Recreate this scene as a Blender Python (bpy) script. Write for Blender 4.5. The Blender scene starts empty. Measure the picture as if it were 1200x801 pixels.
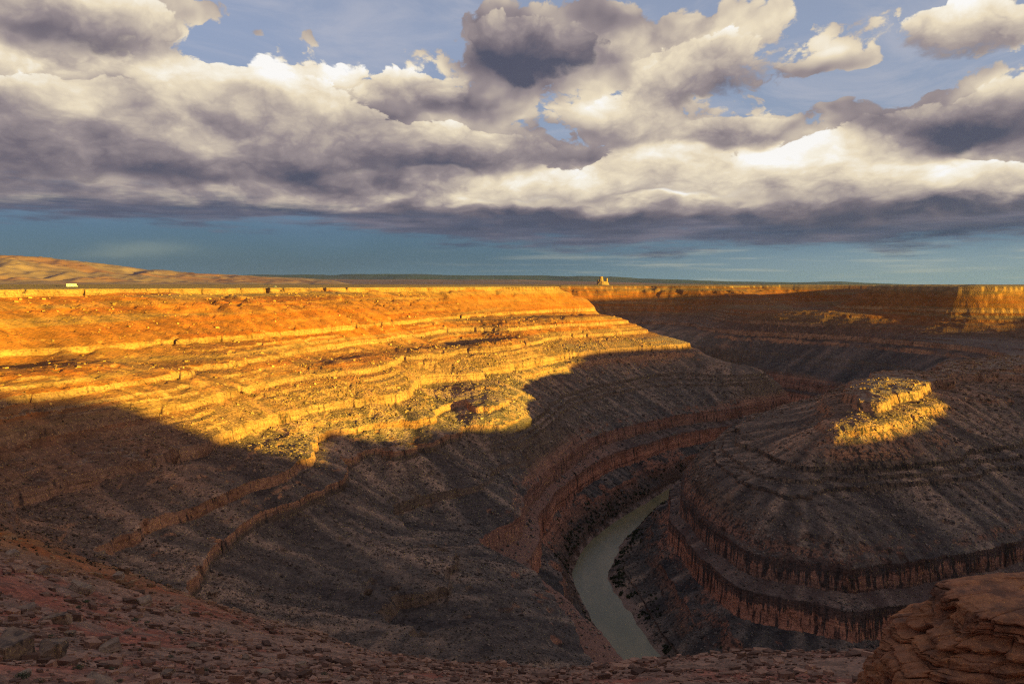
import math, random, time
import numpy as np
import bpy
R = math.radians
random.seed(7)
T00 = time.time()

# ------------------------------------------------------------ camera, sky, sun, exposure
sc = bpy.context.scene
SUN_EL, SUN_AZ = R(3.5), R(125.0)          # azimuth measured from +Y (view direction) clockwise: behind the camera, to the right
CAMERA_PITCH = math.atan(67.0 / 800.0)
cam_data = bpy.data.cameras.new("camera")
cam_data.lens, cam_data.sensor_width = 24.0, 36.0
cam_data.clip_start, cam_data.clip_end = 0.5, 200000.0
cam = bpy.data.objects.new("camera", cam_data)
cam.rotation_euler = (math.pi / 2 - CAMERA_PITCH, 0, 0)
sc.collection.objects.link(cam)
sc.camera = cam
sc.view_settings.view_transform = 'Standard'
sc.view_settings.look = 'None'
sc.view_settings.gamma = 1.0
sc.view_settings.use_curve_mapping = False
sc.view_settings.exposure = 1.85
sc.cycles.filter_width = 1.2
sc.cycles.use_denoising = False
sc.cycles.sample_clamp_indirect = 0.6
sun_data = bpy.data.lights.new("sun", 'SUN')
sun_data.energy, sun_data.angle, sun_data.color = 5.0, R(0.55), (1.0, 0.775, 0.07)
sun = bpy.data.objects.new("sun", sun_data)
SDIR = (math.sin(SUN_AZ) * math.cos(SUN_EL), math.cos(SUN_AZ) * math.cos(SUN_EL), math.sin(SUN_EL))   # towards the sun
from mathutils import Vector
sun.rotation_euler = Vector(SDIR).to_track_quat('Z', 'Y').to_euler()
sc.collection.objects.link(sun)
#WORLD-BEGIN
# ---- node helper
class NT:
    def __init__(s, tree): s.t = tree; s.n = tree.nodes; s.l = tree.links
    def _in(s, sock, v):
        if v is None: return
        if hasattr(v, 'is_output') or hasattr(v, 'links'): s.l.new(v, sock)
        else:
            if sock.type == 'RGBA' and isinstance(v, (tuple, list)) and len(v) == 3: v = (*v, 1)
            sock.default_value = v
    def node(s, typ, props=None, **ins):
        n = s.n.new(typ)
        for k, v in (props or {}).items(): setattr(n, k, v)
        for k, v in ins.items(): s._in(n.inputs[k.replace('_', ' ')] if k.replace('_', ' ') in n.inputs else n.inputs[k], v)
        return n
    def m(s, op, a, b=None, c=None, clamp=False):
        n = s.n.new('ShaderNodeMath'); n.operation = op; n.use_clamp = clamp
        s._in(n.inputs[0], a)
        if b is not None: s._in(n.inputs[1], b)
        if c is not None: s._in(n.inputs[2], c)
        return n.outputs[0]
    def ss(s, v, lo, hi, a=0.0, b=1.0, kind='SMOOTHSTEP'):
        n = s.n.new('ShaderNodeMapRange'); n.interpolation_type = kind
        for i, q in enumerate((v, lo, hi, a, b)): s._in(n.inputs[i], q)
        return n.outputs[0]
    def mix(s, f, a, b, mode='MIX'):
        n = s.n.new('ShaderNodeMix'); n.data_type = 'RGBA'; n.blend_type = mode; n.clamp_factor = True
        s._in(n.inputs[0], f); s._in(n.inputs[6], a); s._in(n.inputs[7], b); return n.outputs[2]
    def comb(s, x, y, z):
        n = s.n.new('ShaderNodeCombineXYZ')
        for i, q in enumerate((x, y, z)): s._in(n.inputs[i], q)
        return n.outputs[0]
    def sep(s, v):
        n = s.n.new('ShaderNodeSeparateXYZ'); s._in(n.inputs[0], v); return n.outputs
    def vm(s, op, a, b=None):
        n = s.n.new('ShaderNodeVectorMath'); n.operation = op; s._in(n.inputs[0], a)
        if b is not None: s._in(n.inputs[3 if op == 'SCALE' else 1], b)
        return n.outputs[0]
    def noise(s, v, scale, detail=4, rough=0.5, dist=0.0, color=False, w=None):
        n = s.n.new('ShaderNodeTexNoise'); s._in(n.inputs['Vector'], v)
        n.inputs['Scale'].default_value = scale; n.inputs['Detail'].default_value = detail
        n.inputs['Roughness'].default_value = rough; n.inputs['Distortion'].default_value = dist
        return n.outputs[1 if color else 0]
    def ramp(s, f, stops, interp='LINEAR'):
        n = s.n.new('ShaderNodeValToRGB'); e = n.color_ramp; e.interpolation = interp
        while len(e.elements) < len(stops): e.elements.new(0.5)
        for el, (p, c) in zip(e.elements, stops): el.position = p; el.color = (*c, 1) if len(c) == 3 else c
        s._in(n.inputs[0], f); return n.outputs[0]
def lin(*c):
    """display value 0-255 -> linear"""
    return tuple(((v / 255) / 12.92 if v <= 10 else (((v / 255) + 0.055) / 1.055) ** 2.4) for v in c)

# ---- sky: Nishita air with broken evening cumulus over it
world = bpy.data.worlds.new("World"); sc.world = world; world.use_nodes = True
wt = world.node_tree; wt.nodes.clear(); w = NT(wt)
tc = w.node('ShaderNodeTexCoord').outputs['Generated']
dx_, dy_, dz_ = w.sep(w.vm('NORMALIZE', tc))
hor = w.m('MAXIMUM', w.m('SQRT', w.m('ADD', w.m('MULTIPLY', dx_, dx_), w.m('MULTIPLY', dy_, dy_))), 0.12)
AZ = w.m('MULTIPLY', w.m('ARCTAN2', dx_, dy_), 1.0)                   # azimuth (rad), 0 straight ahead
EL = w.m('MAXIMUM', w.m('DIVIDE', dz_, hor), 0.0)                     # tangent of elevation
def sky_xy(px, py):                                                    # bearing and tangent of elevation of a sight line
    cx, cy = (px - 600) / 800, (400.5 - py) / 800; p = CAMERA_PITCH
    y = math.cos(p) + cy * math.sin(p); z = cy * math.cos(p) - math.sin(p)
    return math.atan2(cx, y), z / math.hypot(cx, y)
LGE = w.m('LOGARITHM', w.m('ADD', EL, 0.16), math.e)
CP = w.comb(w.m('MULTIPLY', AZ, 2.6), w.m('MULTIPLY', LGE, 1.55), 3.7)  # flattened towards the horizon
wrp = w.vm('SUBTRACT', w.noise(CP, 2.6, 3, 0.5, color=True), (0.5, 0.5, 0.5))
CPW = w.vm('ADD', CP, w.vm('SCALE', wrp, 0.16))
wsep = w.sep(wrp)
def rid(vec, scale, det, rough, off=0.9):
    n = w.n.new('ShaderNodeTexNoise'); n.noise_type = 'RIDGED_MULTIFRACTAL'; n.normalize = False; w._in(n.inputs['Vector'], vec)
    for k, v in (('Scale', scale), ('Detail', det), ('Roughness', rough), ('Lacunarity', 2.1), ('Offset', off), ('Gain', 1.2)): n.inputs[k].default_value = v
    return n.outputs[0]
LUMP = rid(CPW, 3.4, 5.0, 0.42)                                         # creases between the puffs
WISP = w.noise(CPW, 3.6, 10, 0.6)
r0 = w.noise(CPW, 3.4, 3, 0.5); r1 = w.noise(w.vm('ADD', CPW, (0.03, 0.085, 0.0)), 3.4, 3, 0.5)
wf = w.vm('ADD', CPW, w.vm('SCALE', w.vm('SUBTRACT', w.noise(CPW, 9.0, 5, 0.62, color=True), (0.5, 0.5, 0.5)), 0.12))
def cells(sc_):
    n = w.node('ShaderNodeTexVoronoi', {'feature': 'F1'}, Vector=wf, Scale=sc_); return n.outputs['Distance']
BUMP = w.m('SUBTRACT', 0.66, w.m('ADD', w.m('MULTIPLY', cells(7.0), 0.66), w.m('MULTIPLY_ADD', cells(16.0), 0.42, w.m('MULTIPLY', cells(37.0), 0.24))))   # rounded heads, about -0.4 .. 0.6
AZw = w.m('ADD', AZ, w.m('MULTIPLY', wsep[0], 0.10)); ELw = w.m('ADD', EL, w.m('MULTIPLY', wsep[1], 0.06))
PV = w.comb(AZw, ELw, 0.0)
def blobs(lst):
    acc = None
    for px, py, rx, ry, a in lst:
        x, y = sky_xy(px, py); rx /= 800; ry /= 800
        n = w.n.new('ShaderNodeVectorMath'); n.operation = 'MULTIPLY_ADD'; w._in(n.inputs[0], PV); n.inputs[1].default_value = (1 / rx, 1 / ry, 0); n.inputs[2].default_value = (-x / rx, -y / ry, 0)
        d = w.n.new('ShaderNodeVectorMath'); d.operation = 'DOT_PRODUCT'; w._in(d.inputs[0], n.outputs[0]); w._in(d.inputs[1], n.outputs[0])
        e = w.m('POWER', 0.36788, d.outputs['Value'])
        acc = w.m('MULTIPLY', e, a) if acc is None else w.m('MULTIPLY_ADD', e, a, acc)
    return acc
COVER = blobs([(-60,20,140,40,.6),(110,12,95,42,.6),(-20,110,140,46,.7),(290,110,150,42,.8),(130,170,260,60,.7),(430,140,150,46,.5),(560,100,90,50,.5),(630,45,120,45,.75),
    (810,60,120,40,.85),(735,135,75,30,.8),(860,152,60,14,.8),(900,200,220,32,.9),(650,215,260,40,.7),(1090,150,90,30,.65),(1150,25,90,38,.6),(1190,190,90,50,.5),(1190,105,50,20,.55),(980,130,35,12,.55),(985,75,40,10,.4),
    (250,220,600,50,.8),(1000,265,600,45,.7),(372,38,14,10,.5),(315,38,14,6,.3),(230,18,40,12,.35),(245,62,40,14,-.45),(470,35,80,30,-.3),(960,115,50,16,-.2)])
BRIGHT = blobs([(20,60,110,20,.55),(290,78,140,24,.9),(240,120,150,34,.30),(485,82,50,14,.7),(150,20,80,26,.40),(815,55,105,30,.65),(735,120,70,26,.7),(860,143,55,8,.35),
    (960,180,130,18,1.05),(870,205,180,24,.7),(650,220,130,18,.75),(1080,212,150,20,.6),(560,235,300,12,.35),(1150,25,90,30,.6),(100,238,280,10,.35),(600,165,60,22,.25),(1190,95,40,12,.6),
    (590,55,85,46,-.42),(40,110,90,22,-.35),(1080,150,90,30,-.55),(400,185,260,24,-.25),(1180,160,60,36,-.35),(900,92,80,14,-.35),(100,190,220,26,-.2)])
overhead = w.ss(EL, 0.55, 0.9)
cov = w.m('ADD', w.m('MULTIPLY', COVER, w.m('SUBTRACT', 1.0, overhead)), w.m('MULTIPLY', overhead, 0.35))
puffy = w.m('SUBTRACT', 0.75, w.m('MULTIPLY', LUMP, 0.42))
dens = w.m('ADD', w.m('ADD', w.m('MULTIPLY_ADD', BUMP, 0.55, w.m('MULTIPLY', w.m('SUBTRACT', WISP, 0.5), 1.2)), w.m('MULTIPLY', w.m('SUBTRACT', puffy, 0.4), 0.50)), w.m('SUBTRACT', cov, 0.36))
alpha = w.ss(dens, 0.0, 0.12)
thick = w.ss(dens, 0.05, 0.7)
light = w.m('ADD', w.m('MULTIPLY_ADD', BUMP, w.m('MULTIPLY_ADD', BRIGHT, 0.45, 0.42), w.m('MULTIPLY', BRIGHT, 0.95)), w.m('ADD', w.m('MULTIPLY', w.m('SUBTRACT', r0, r1), 1.9), w.m('ADD', w.m('MULTIPLY', w.m('SUBTRACT', puffy, 0.4), 0.30), w.m('ADD', w.m('MULTIPLY', w.m('SUBTRACT', WISP, 0.5), 0.75), w.m('MULTIPLY_ADD', thick, -0.26, 0.26)))))
belly = w.m('MULTIPLY', w.ss(ELw, 0.125, 0.075), 0.6)                # the flat bases of the far bank
light = w.m('SUBTRACT', light, belly)
CSTOPS = [(0.0, lin(84,86,104)), (0.2, lin(118,110,120)), (0.40, lin(156,144,146)), (0.58, lin(200,186,172)), (0.76, lin(238,223,196)), (0.92, lin(252,245,230)), (1.0, lin(255,253,250))]
ccol = w.ramp(w.m('MULTIPLY_ADD', light, 0.60, 0.34, clamp=True), CSTOPS)
# clear air between and below the clouds
sgrad = w.ramp(w.ss(EL, 0.0, 0.45, kind='LINEAR'), [(0.0, lin(104,146,172)), (0.06, lin(86,126,158)), (0.16, lin(82,112,144)), (0.40, lin(150,164,184)), (0.75, lin(156,168,190)), (1.0, lin(148,159,180))])
nish = w.node('ShaderNodeTexSky', {'sky_type': 'NISHITA', 'sun_disc': False, 'sun_elevation': SUN_EL, 'sun_rotation': SUN_AZ, 'altitude': 1500.0, 'air_density': 1.2, 'dust_density': 1.0}).outputs[0]
veil = blobs([(200,300,420,45,.9),(560,290,260,26,.35)])
clear = w.mix(w.m('MULTIPLY', veil, 1.0, clamp=True), sgrad, lin(66,98,124))
streak = w.noise(w.comb(w.m('MULTIPLY', AZ, 4.0), w.m('MULTIPLY', EL, 70.0), 1.3), 1.6, 5, 0.55)
strk = w.m('MULTIPLY', w.m('MULTIPLY', w.ss(streak, 0.48, 0.72), w.ss(EL, 0.075, 0.03)), w.ss(AZ, -0.2, 0.4, 0.0, 0.8))
clear = w.mix(strk, clear, lin(196,192,176))
glow = blobs([(180,292,50,7,.35),(130,298,40,6,.2)])
clear = w.mix(glow, clear, lin(150,160,152))
cir = w.m('MULTIPLY', w.ss(w.noise(w.comb(w.m('MULTIPLY', AZ, 2.2), w.m('MULTIPLY', LGE, 3.2), 9.0), 2.4, 8, 0.62, 0.6), 0.40, 0.72), w.ss(EL, 0.10, 0.2))
clear = w.mix(w.m('MULTIPLY', cir, 0.8), clear, lin(186,188,198))
clear = w.mix(w.m('MULTIPLY', w.m('MULTIPLY', w.ss(AZ, -0.05, 0.55), w.ss(EL, 0.075, 0.02)), 0.6), clear, lin(158,178,186))
# the long low bank: a grey shelf with a ragged lower edge
shelf_lo = w.m('MULTIPLY_ADD', w.m('SUBTRACT', w.noise(w.comb(w.m('MULTIPLY', AZ, 3.0), w.m('MULTIPLY', EL, 22.0), 0.0), 1.8, 6, 0.6), 0.5), 0.11, w.ss(AZ, -0.45, 0.2, 0.080, 0.050))
shelf = w.m('MULTIPLY', w.ss(w.m('SUBTRACT', EL, shelf_lo), -0.006, 0.016), w.ss(EL, 0.16, 0.11))
scol = w.ramp(w.noise(w.comb(w.m('MULTIPLY', AZ, 3.2), w.m('MULTIPLY', EL, 26.0), 5.0), 2.0, 7, 0.6), [(0.28, lin(68,80,104)), (0.5, lin(94,98,118)), (0.72, lin(130,124,138))])
a_all = w.m('MULTIPLY', alpha, w.ss(w.m('SUBTRACT', EL, shelf_lo), 0.012, 0.05))
clear = w.vm('ADD', w.vm('SCALE', clear, 0.85), w.mix(1.0, w.vm('SCALE', nish, 0.05), (0.30, 0.42, 0.95), 'MULTIPLY'))
skyc = w.mix(shelf, clear, scol)
skyc = w.mix(a_all, skyc, ccol)
# nearer cumulus heads in front of the bank: each lit on its crown and grey at its base
fe = fh = ft = None
for px, py, rx, ry, tn in [(285,118,135,44,.30),(55,128,105,36,.02),(150,178,170,34,.0),(492,100,62,26,.34),(430,172,150,36,-.05),(737,138,62,36,.30),(835,78,100,40,.22),(862,152,60,17,.02),(905,205,120,34,.50),(985,190,80,28,.60),(655,222,110,24,.42),(1085,222,120,26,.36),(560,180,90,26,.0),(1092,152,85,28,-.42),(1188,112,40,22,.10),(95,22,105,34,.16),(1140,30,80,34,.26),(620,60,85,44,-.38),(770,195,80,26,.34)]:
    x, y = sky_xy(px, py); rx /= 800; ry /= 800
    n = w.n.new('ShaderNodeVectorMath'); n.operation = 'MULTIPLY_ADD'; w._in(n.inputs[0], PV); n.inputs[1].default_value = (1 / rx, 1 / ry, 0); n.inputs[2].default_value = (-x / rx, -y / ry, 0)
    d = w.n.new('ShaderNodeVectorMath'); d.operation = 'DOT_PRODUCT'; w._in(d.inputs[0], n.outputs[0]); w._in(d.inputs[1], n.outputs[0])
    d2 = d.outputs['Value']; e = w.m('POWER', 0.36788, w.m('MULTIPLY', d2, d2))
    hgt = w.sep(n.outputs[0])[1]; eh = w.m('MULTIPLY', e, hgt)
    if fe is None: fe, fh, ft = w.m('ADD', e, 1e-4), eh, w.m('MULTIPLY', e, tn)
    else: fe, fh, ft = w.m('ADD', fe, e), w.m('ADD', fh, eh), w.m('MULTIPLY_ADD', e, tn, ft)
FH = w.m('DIVIDE', fh, fe); FT = w.m('DIVIDE', ft, fe)
fd = w.m('ADD', w.m('SUBTRACT', fe, 0.50), w.m('ADD', w.m('MULTIPLY', BUMP, 0.55), w.m('MULTIPLY', w.m('SUBTRACT', WISP, 0.5), 1.3)))
fa = w.m('MULTIPLY', w.ss(fd, 0.0, w.ss(FH, -0.7, 0.5, 0.42, 0.09)), w.ss(EL, 0.085, 0.12))
fl = w.m('ADD', w.m('MULTIPLY_ADD', FH, 0.60, w.m('MULTIPLY', FT, 1.15)), w.m('ADD', w.m('MULTIPLY', BUMP, 0.42), w.m('ADD', w.m('MULTIPLY', w.m('SUBTRACT', WISP, 0.5), 0.7), w.m('MULTIPLY', w.m('SUBTRACT', r0, r1), 0.9))))
fcol = w.ramp(w.m('MULTIPLY_ADD', fl, 0.66, 0.40, clamp=True), CSTOPS)
skyc = w.mix(w.m('MULTIPLY', fa, 0.97), skyc, fcol)
dim = w.ss(EL, 0.5, 1.3, 1.0, 0.55)
sunside = w.m('ADD', w.m('MULTIPLY', dx_, SDIR[0] / math.cos(SUN_EL)), w.m('MULTIPLY', dy_, SDIR[1] / math.cos(SUN_EL)))
warm = w.m('MULTIPLY', w.ss(sunside, 0.0, 0.9), w.ss(EL, 1.2, 0.1))
skyc = w.vm('SCALE', skyc, dim)
skyc = w.mix(w.m('MULTIPLY', warm, 0.24), skyc, (2.1, 1.45, 0.95))           # the bright evening sky around the sun, behind the viewpoint
bg = w.node('ShaderNodeBackground', Color=skyc, Strength=0.272)
wt.links.new(bg.outputs[0], w.node('ShaderNodeOutputWorld').inputs[0])
world.cycles.sampling_method = 'MANUAL'; world.cycles.sample_map_resolution = 512
#WORLD-END

#TERRAIN-BEGIN
# ------------------------------------------------------------ noise
_rng = np.random.RandomState(11)
_TAB = _rng.rand(1024, 1024).astype(np.float32) * 2 - 1
def vnoise(x, y, seed=0):
    x = x + seed * 37.17; y = y + seed * 91.73
    xi = np.floor(x); yi = np.floor(y)
    fx = (x - xi).astype(np.float32); fy = (y - yi).astype(np.float32)
    xi = xi.astype(np.int64) & 1023; yi = yi.astype(np.int64) & 1023
    x1 = (xi + 1) & 1023; y1 = (yi + 1) & 1023
    fx = fx * fx * fx * (fx * (fx * 6 - 15) + 10); fy = fy * fy * fy * (fy * (fy * 6 - 15) + 10)
    a = _TAB[yi, xi]; b = _TAB[yi, x1]; c = _TAB[y1, xi]; d = _TAB[y1, x1]
    return (a + (b - a) * fx) * (1 - fy) + (c + (d - c) * fx) * fy
def fbm(x, y, octaves=4, seed=0, gain=0.5):
    v = 0.0; amp = 1.0; tot = 0.0
    c, s = 0.8, 0.6
    for i in range(octaves):
        v = v + amp * vnoise(x, y, seed + i * 3 + 1); tot += amp; amp *= gain
        x, y = (c * x - s * y) * 2.03, (s * x + c * y) * 2.03
    return v / tot
def sstep(a, b, x):
    t = np.clip((x - a) / (b - a), 0, 1); return t * t * (3 - 2 * t)

# ------------------------------------------------------------ plan of the canyon (metres; camera at the origin, looking along +Y)
PITCH = math.atan(67.0 / 800.0)
def ray(px, py):
    cx, cy = (px - 600.0) / 800.0, (400.5 - py) / 800.0
    return (cx, math.cos(PITCH) + cy * math.sin(PITCH), cy * math.cos(PITCH) - math.sin(PITCH))
def PX(z, pts):
    """survey of a ledge line: sight lines cut with the level of the ledge"""
    out = []
    for px, py in pts:
        dx, dy, dz = ray(px, py); t = z / dz; out.append((dx * t, dy * t, z))
    return out
def XY(z, pts): return [(x, y, z) for x, y in pts]
WATER = -250.0
#CONTOURS-BEGIN
C = []
def dens(pts, step=38.0):
    """points along a ledge, never farther apart than step"""
    out = [pts[0]]
    for a, b in zip(pts[:-1], pts[1:]):
        l = math.hypot(b[0] - a[0], b[1] - a[1]); n = max(1, int(math.ceil(l / step)))
        for k in range(1, n + 1):
            t = k / n; out.append((a[0] + (b[0] - a[0]) * t, a[1] + (b[1] - a[1]) * t, a[2] + (b[2] - a[2]) * t))
    return out
def LN(z, pts, step=38.0):
    global C; C += dens(XY(z, pts), step)
def PL(z, pts, step=38.0):
    global C; C += dens(PX(z, pts), step)
# rim of the plateau on the left (top of the uppermost cliff)
LN(-4, [(95,1400),(60,1370),(-20,1300),(-110,1180),(-210,1050),(-290,900),(-345,770),(-390,690),(-425,600),(-440,500),(-430,400),(-395,290),(-320,190),(-230,100),(-150,40),(-80,10),(-30,-1),(-6,0.5),(0,3.0),(20,0),(60,-10),(120,-60),(200,-120)], 60)
C += XY(20, [(0,-20),(-60,-35),(-160,-60),(60,-45),(-340,60),(-460,150),(-540,300),(-570,500),(-540,720),(-450,900),(-300,1150),(-200,1350),(-100,1450),(-60,1500),(-300,1500),(-700,1000),(-700,400),(-600,0),(-300,-200),(0,-250),(-1000,1500),(-1000,600),(-1200,0),(150,-200)])
C += XY(-4, [(97,1425),(85,1450),(60,1475)]) + XY(-26, [(134,1402),(128,1378),(132,1430),(60,1335)]) + XY(4, [(60,1420),(30,1450)])
LN(-48, [(150,1500),(185,1450),(170,1395),(140,1362)], 30)
PL(-48, [(668,362),(640,363),(580,366),(520,371),(460,377),(400,383),(350,388),(300,392),(220,397),(160,402),(105,408),(80,412),(0,425)])
PL(-64, [(740,376),(700,379),(640,381),(580,391),(520,397),(460,403),(400,410),(350,417),(300,425),(240,436),(195,445),(155,427),(115,432),(60,438),(0,446)])
PL(-80, [(760,386),(640,395),(580,402),(520,410),(460,418),(400,427),(333,442),(285,451),(262,460),(240,469),(215,467)])
PL(-86, [(185,492),(130,505),(60,518),(0,528)])
PL(-100, [(808,403),(760,406),(700,411),(650,418),(612,425),(570,432),(545,430),(500,435),(483,446),(480,461),(440,466),(400,471),(371,475),(330,486),(297,491),(260,508),(235,520),(175,535),(110,550),(50,564),(0,578)])
PL(-118, [(828,416),(760,420),(700,428),(640,440),(618,450),(590,472),(560,480),(530,476),(512,480),(500,496),(470,506),(430,500)])
LN(-118, [(-120,563),(-136,553),(-152,542),(-158,520),(-142,490),(-130,468)], 20)
PL(-118, [(378,535),(345,550),(280,573),(210,600),(150,625),(100,645)])
PL(-132, [(409,560),(400,570),(340,590),(290,605),(265,630),(240,655),(210,682)])
PL(-160, [(545,648),(520,668),(490,695),(460,718),(430,745)])
LN(-132, [(-109,460),(-113,480),(-122,505),(-118,520),(-102,540),(-84,566),(-64,586),(-48,602),(-46,634)], 20)
LN(-150, [(-62,533),(-72,518),(-88,498),(-95,488)], 15)
# two side gullies that run down to the brink of the inner gorge, and the rib between them
C += [p for q in ([(-140,528,-121),(-122,508,-136),(-92,494,-155),(-50,488,-174),(-18,470,-182),(6,452,-190)], [(-55,660,-119),(-42,636,-134),(-26,612,-149),(-9,594,-163),(5,571,-177)]) for p in dens(q, 18)]
C += dens([(-50,572,-146),(-34,548,-156),(-18,526,-168),(-2,508,-179)], 18)
C += dens([(-96,470,-148),(-66,440,-160),(-28,404,-163),(0,392,-176),(18,400,-180)], 20)
# brink and foot of the inner gorge, left side
PL(-180, [(928,468),(900,473),(850,480),(800,486),(750,496),(700,510),(660,538),(640,555),(622,580),(613,600)])
LN(-180, [(6,450),(20,404),(38,334)])
PL(-217, [(940,492),(905,505),(850,518),(800,528),(760,543),(730,553),(700,569),(680,583),(660,603),(640,630)])
# near slope below the viewpoint
LN(-180, [(38,334),(55,290),(90,255),(150,240),(260,235),(380,240),(520,250),(700,280),(1000,320)], 60)
LN(-100, [(-245,327),(-215,285),(-150,238),(-90,205),(-45,180),(0,165),(60,160),(140,150),(260,130),(400,120),(600,130),(900,150)], 50)
C += XY(-64, [(-60,122),(-20,108),(0,104),(20,106)]) + XY(-59, [(36,110),(48,109),(60,108),(80,104),(120,85),(200,30),(300,10)])
C += XY(-79, [(-118,190)]) + XY(-70, [(-76,152)]) + XY(-62, [(-84,133)])
C += XY(-48, [(-110,125),(-180,170),(-260,250),(-310,330)])
C += XY(-42, [(-12,68),(-50,75),(15,66)]) + XY(-43, [(40,66)])
C += XY(-28, [(-29,46),(-10,44),(12,42),(30,40)])
C += XY(-14, [(-6,18),(8,16),(-20,17),(-40,20),(20,14)]) + XY(-9, [(-12,8),(0,8),(8,7)])
C += XY(-130, [(0,215),(60,205)]) + XY(-140, [(-95,250)])
C += XY(-4, [(400,-120),(700,-100),(1000,-80)]) + XY(20, [(400,-250),(700,-250),(1100,-250)])
# right-hand spur: brink of the inner gorge, round the nose and back along its far side
PL(-180, [(1200,637),(1150,646),(1100,655),(1050,662),(1000,667),(940,660),(880,645),(860,635),(825,615),(804,590)])
LN(-180, [(474,356 + 118),(480,485),(620,540),(800,590),(1000,620)], 60)
LN(-180, [(143,562),(150,600),(162,640),(190,700),(260,790),(350,870),(440,940),(520,1010),(565,1070),(592,1147)])
PL(-180, [(1013,459),(950,449),(897,442)])
LN(-180, [(493,1327),(452,1400),(385,1480),(260,1570),(60,1660),(-200,1740)], 60)
LN(-180, [(443,1075),(434,1140),(400,1225),(350,1305),(300,1375),(240,1440),(120,1510),(-30,1570),(-200,1620)], 60)
PL(-217, [(1130,752),(1020,764),(936,752),(852,728),(810,692),(792,656)])
LN(-217, [(129,538),(128,575),(138,620)])
LN(-217, [(345,425),(430,455),(600,510),(800,560)], 60)
PL(-140, [(1200,519),(1100,540),(1040,548),(980,550),(930,545),(900,535),(890,528)])
PL(-118, [(1105,490),(1060,505),(1010,512),(975,510)])
PL(-100, [(1200,428),(1140,443),(1100,448),(1060,460),(1010,471)])
LN(-100, [(635,846),(760,870),(900,880),(1200,900)], 60)
LN(-100, [(298,588),(306,625),(335,676),(395,750),(485,828),(600,908),(690,966),(721,994)])
LN(-100, [(721,994),(745,1080),(730,1168),(661,1322),(591,1391),(486,1495)])
LN(-96, [(345,640),(395,695),(455,755),(540,815),(660,890),(800,935)], 50)
LN(-120, [(272,605),(280,650),(312,705)], 30)
LN(-88, [(800,1050),(850,1130),(800,1190)])
LN(-140, [(236,700),(335,790),(430,860),(550,930),(630,1010),(670,1080),(660,1180),(600,1270),(540,1370)], 50)
PL(-66, [(870,367),(920,367.5),(975,368.5),(1060,372),(1130,376),(1200,377)], 50)
LN(-66, [(1000,1200),(1300,1180),(1600,1180)], 80)
LN(-58, [(620,1560),(690,1500),(760,1405),(850,1300),(905,1280),(980,1276),(1200,1272),(1500,1265)], 50)
LN(-4, [(1050,1830),(960,1740),(860,1640),(808,1560),(800,1515),(850,1440),(905,1360),(960,1342),(1050,1345),(1150,1350),(1400,1330),(1700,1310)], 45)
C += XY(20, [(960,1540),(1100,1480),(1300,1450),(1100,1700),(1400,1700),(1700,1600),(1700,2100)])
# far walls
LN(-100, [(486,1495),(470,1560),(455,1660),(480,1760),(440,1850),(340,1900),(200,1880),(60,1930),(-100,1960)], 60)
LN(-60, [(580,1500),(540,1580),(540,1700),(560,1800),(500,1930),(380,1980),(200,1960),(60,2010),(-100,2040)], 60)
LN(-60, [(640,1560),(680,1760),(760,1900),(840,2100),(900,2320),(1050,2400),(1190,2330),(1170,2180),(1060,1990),(930,1850),(800,1720),(740,1600)], 70)
LN(-4, [(-200,2150),(0,2110),(160,2080),(300,2090),(420,2100),(560,2050),(660,2060),(690,2150),(735,2380),(860,2500),(1020,2520),(1200,2500),(1330,2420),(1330,2200),(1200,1980),(1050,1830)], 70)
C += XY(20, [(0,2200),(250,2200),(480,2200),(600,2300),(300,2600),(700,2800),(1000,2900),(0,2700),(1400,2800),(-300,2400),(-600,2600)])
# the river (centre line of the bed)
RIVER = [(1200,440),(900,410),(700,380),(500,345),(400,318),(320,302),(240,308),(160,338),(110,390),(86,440),(70,510),(66,575),(86,640),(122,700),(165,760),(215,835),(300,903),(385,962),(455,1010),(508,1085),(505,1150),(484,1220),(438,1310),(385,1390),(318,1458),(200,1530),(20,1610),(-300,1690),(-700,1750),(-1200,1850)]
#CONTOURS-END
def curve(P, n):
    P = np.array([P[0]] + list(P) + [P[-1]], float); out = []
    for i in range(1, len(P) - 2):
        for k in range(n):
            t = k / n; a, b, c, d = P[i - 1:i + 3]
            out.append(tuple(0.5 * (2 * b + (c - a) * t + (2 * a - 5 * b + 4 * c - d) * t * t + (3 * b - a - 3 * c + d) * t ** 3)))
    return out + [tuple(P[-1])]
RIVER = [p[:2] for p in dens(XY(0, curve(RIVER, 5)), 30)]
C += XY(-262, RIVER)
def _shore(d):
    out = []
    for i in range(0, len(RIVER), 2):
        a = RIVER[max(i - 1, 0)]; b = RIVER[min(i + 1, len(RIVER) - 1)]
        tx, ty = b[0] - a[0], b[1] - a[1]; l = math.hypot(tx, ty)
        out += [(RIVER[i][0] - ty / l * d, RIVER[i][1] + tx / l * d), (RIVER[i][0] + ty / l * d, RIVER[i][1] - tx / l * d)]
    return out
C += XY(WATER, _shore(10.5))
# plateau all round, far away
C += XY(20, [(1800 * math.sin(a) , 1400 + 2600 * math.cos(a)) for a in [R(k) for k in (-60,-30,0,30,60)]])
C += XY(20, [(-1700,-200),(-1700,1200),(-1700,2400),(-1700,3400)])

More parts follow.
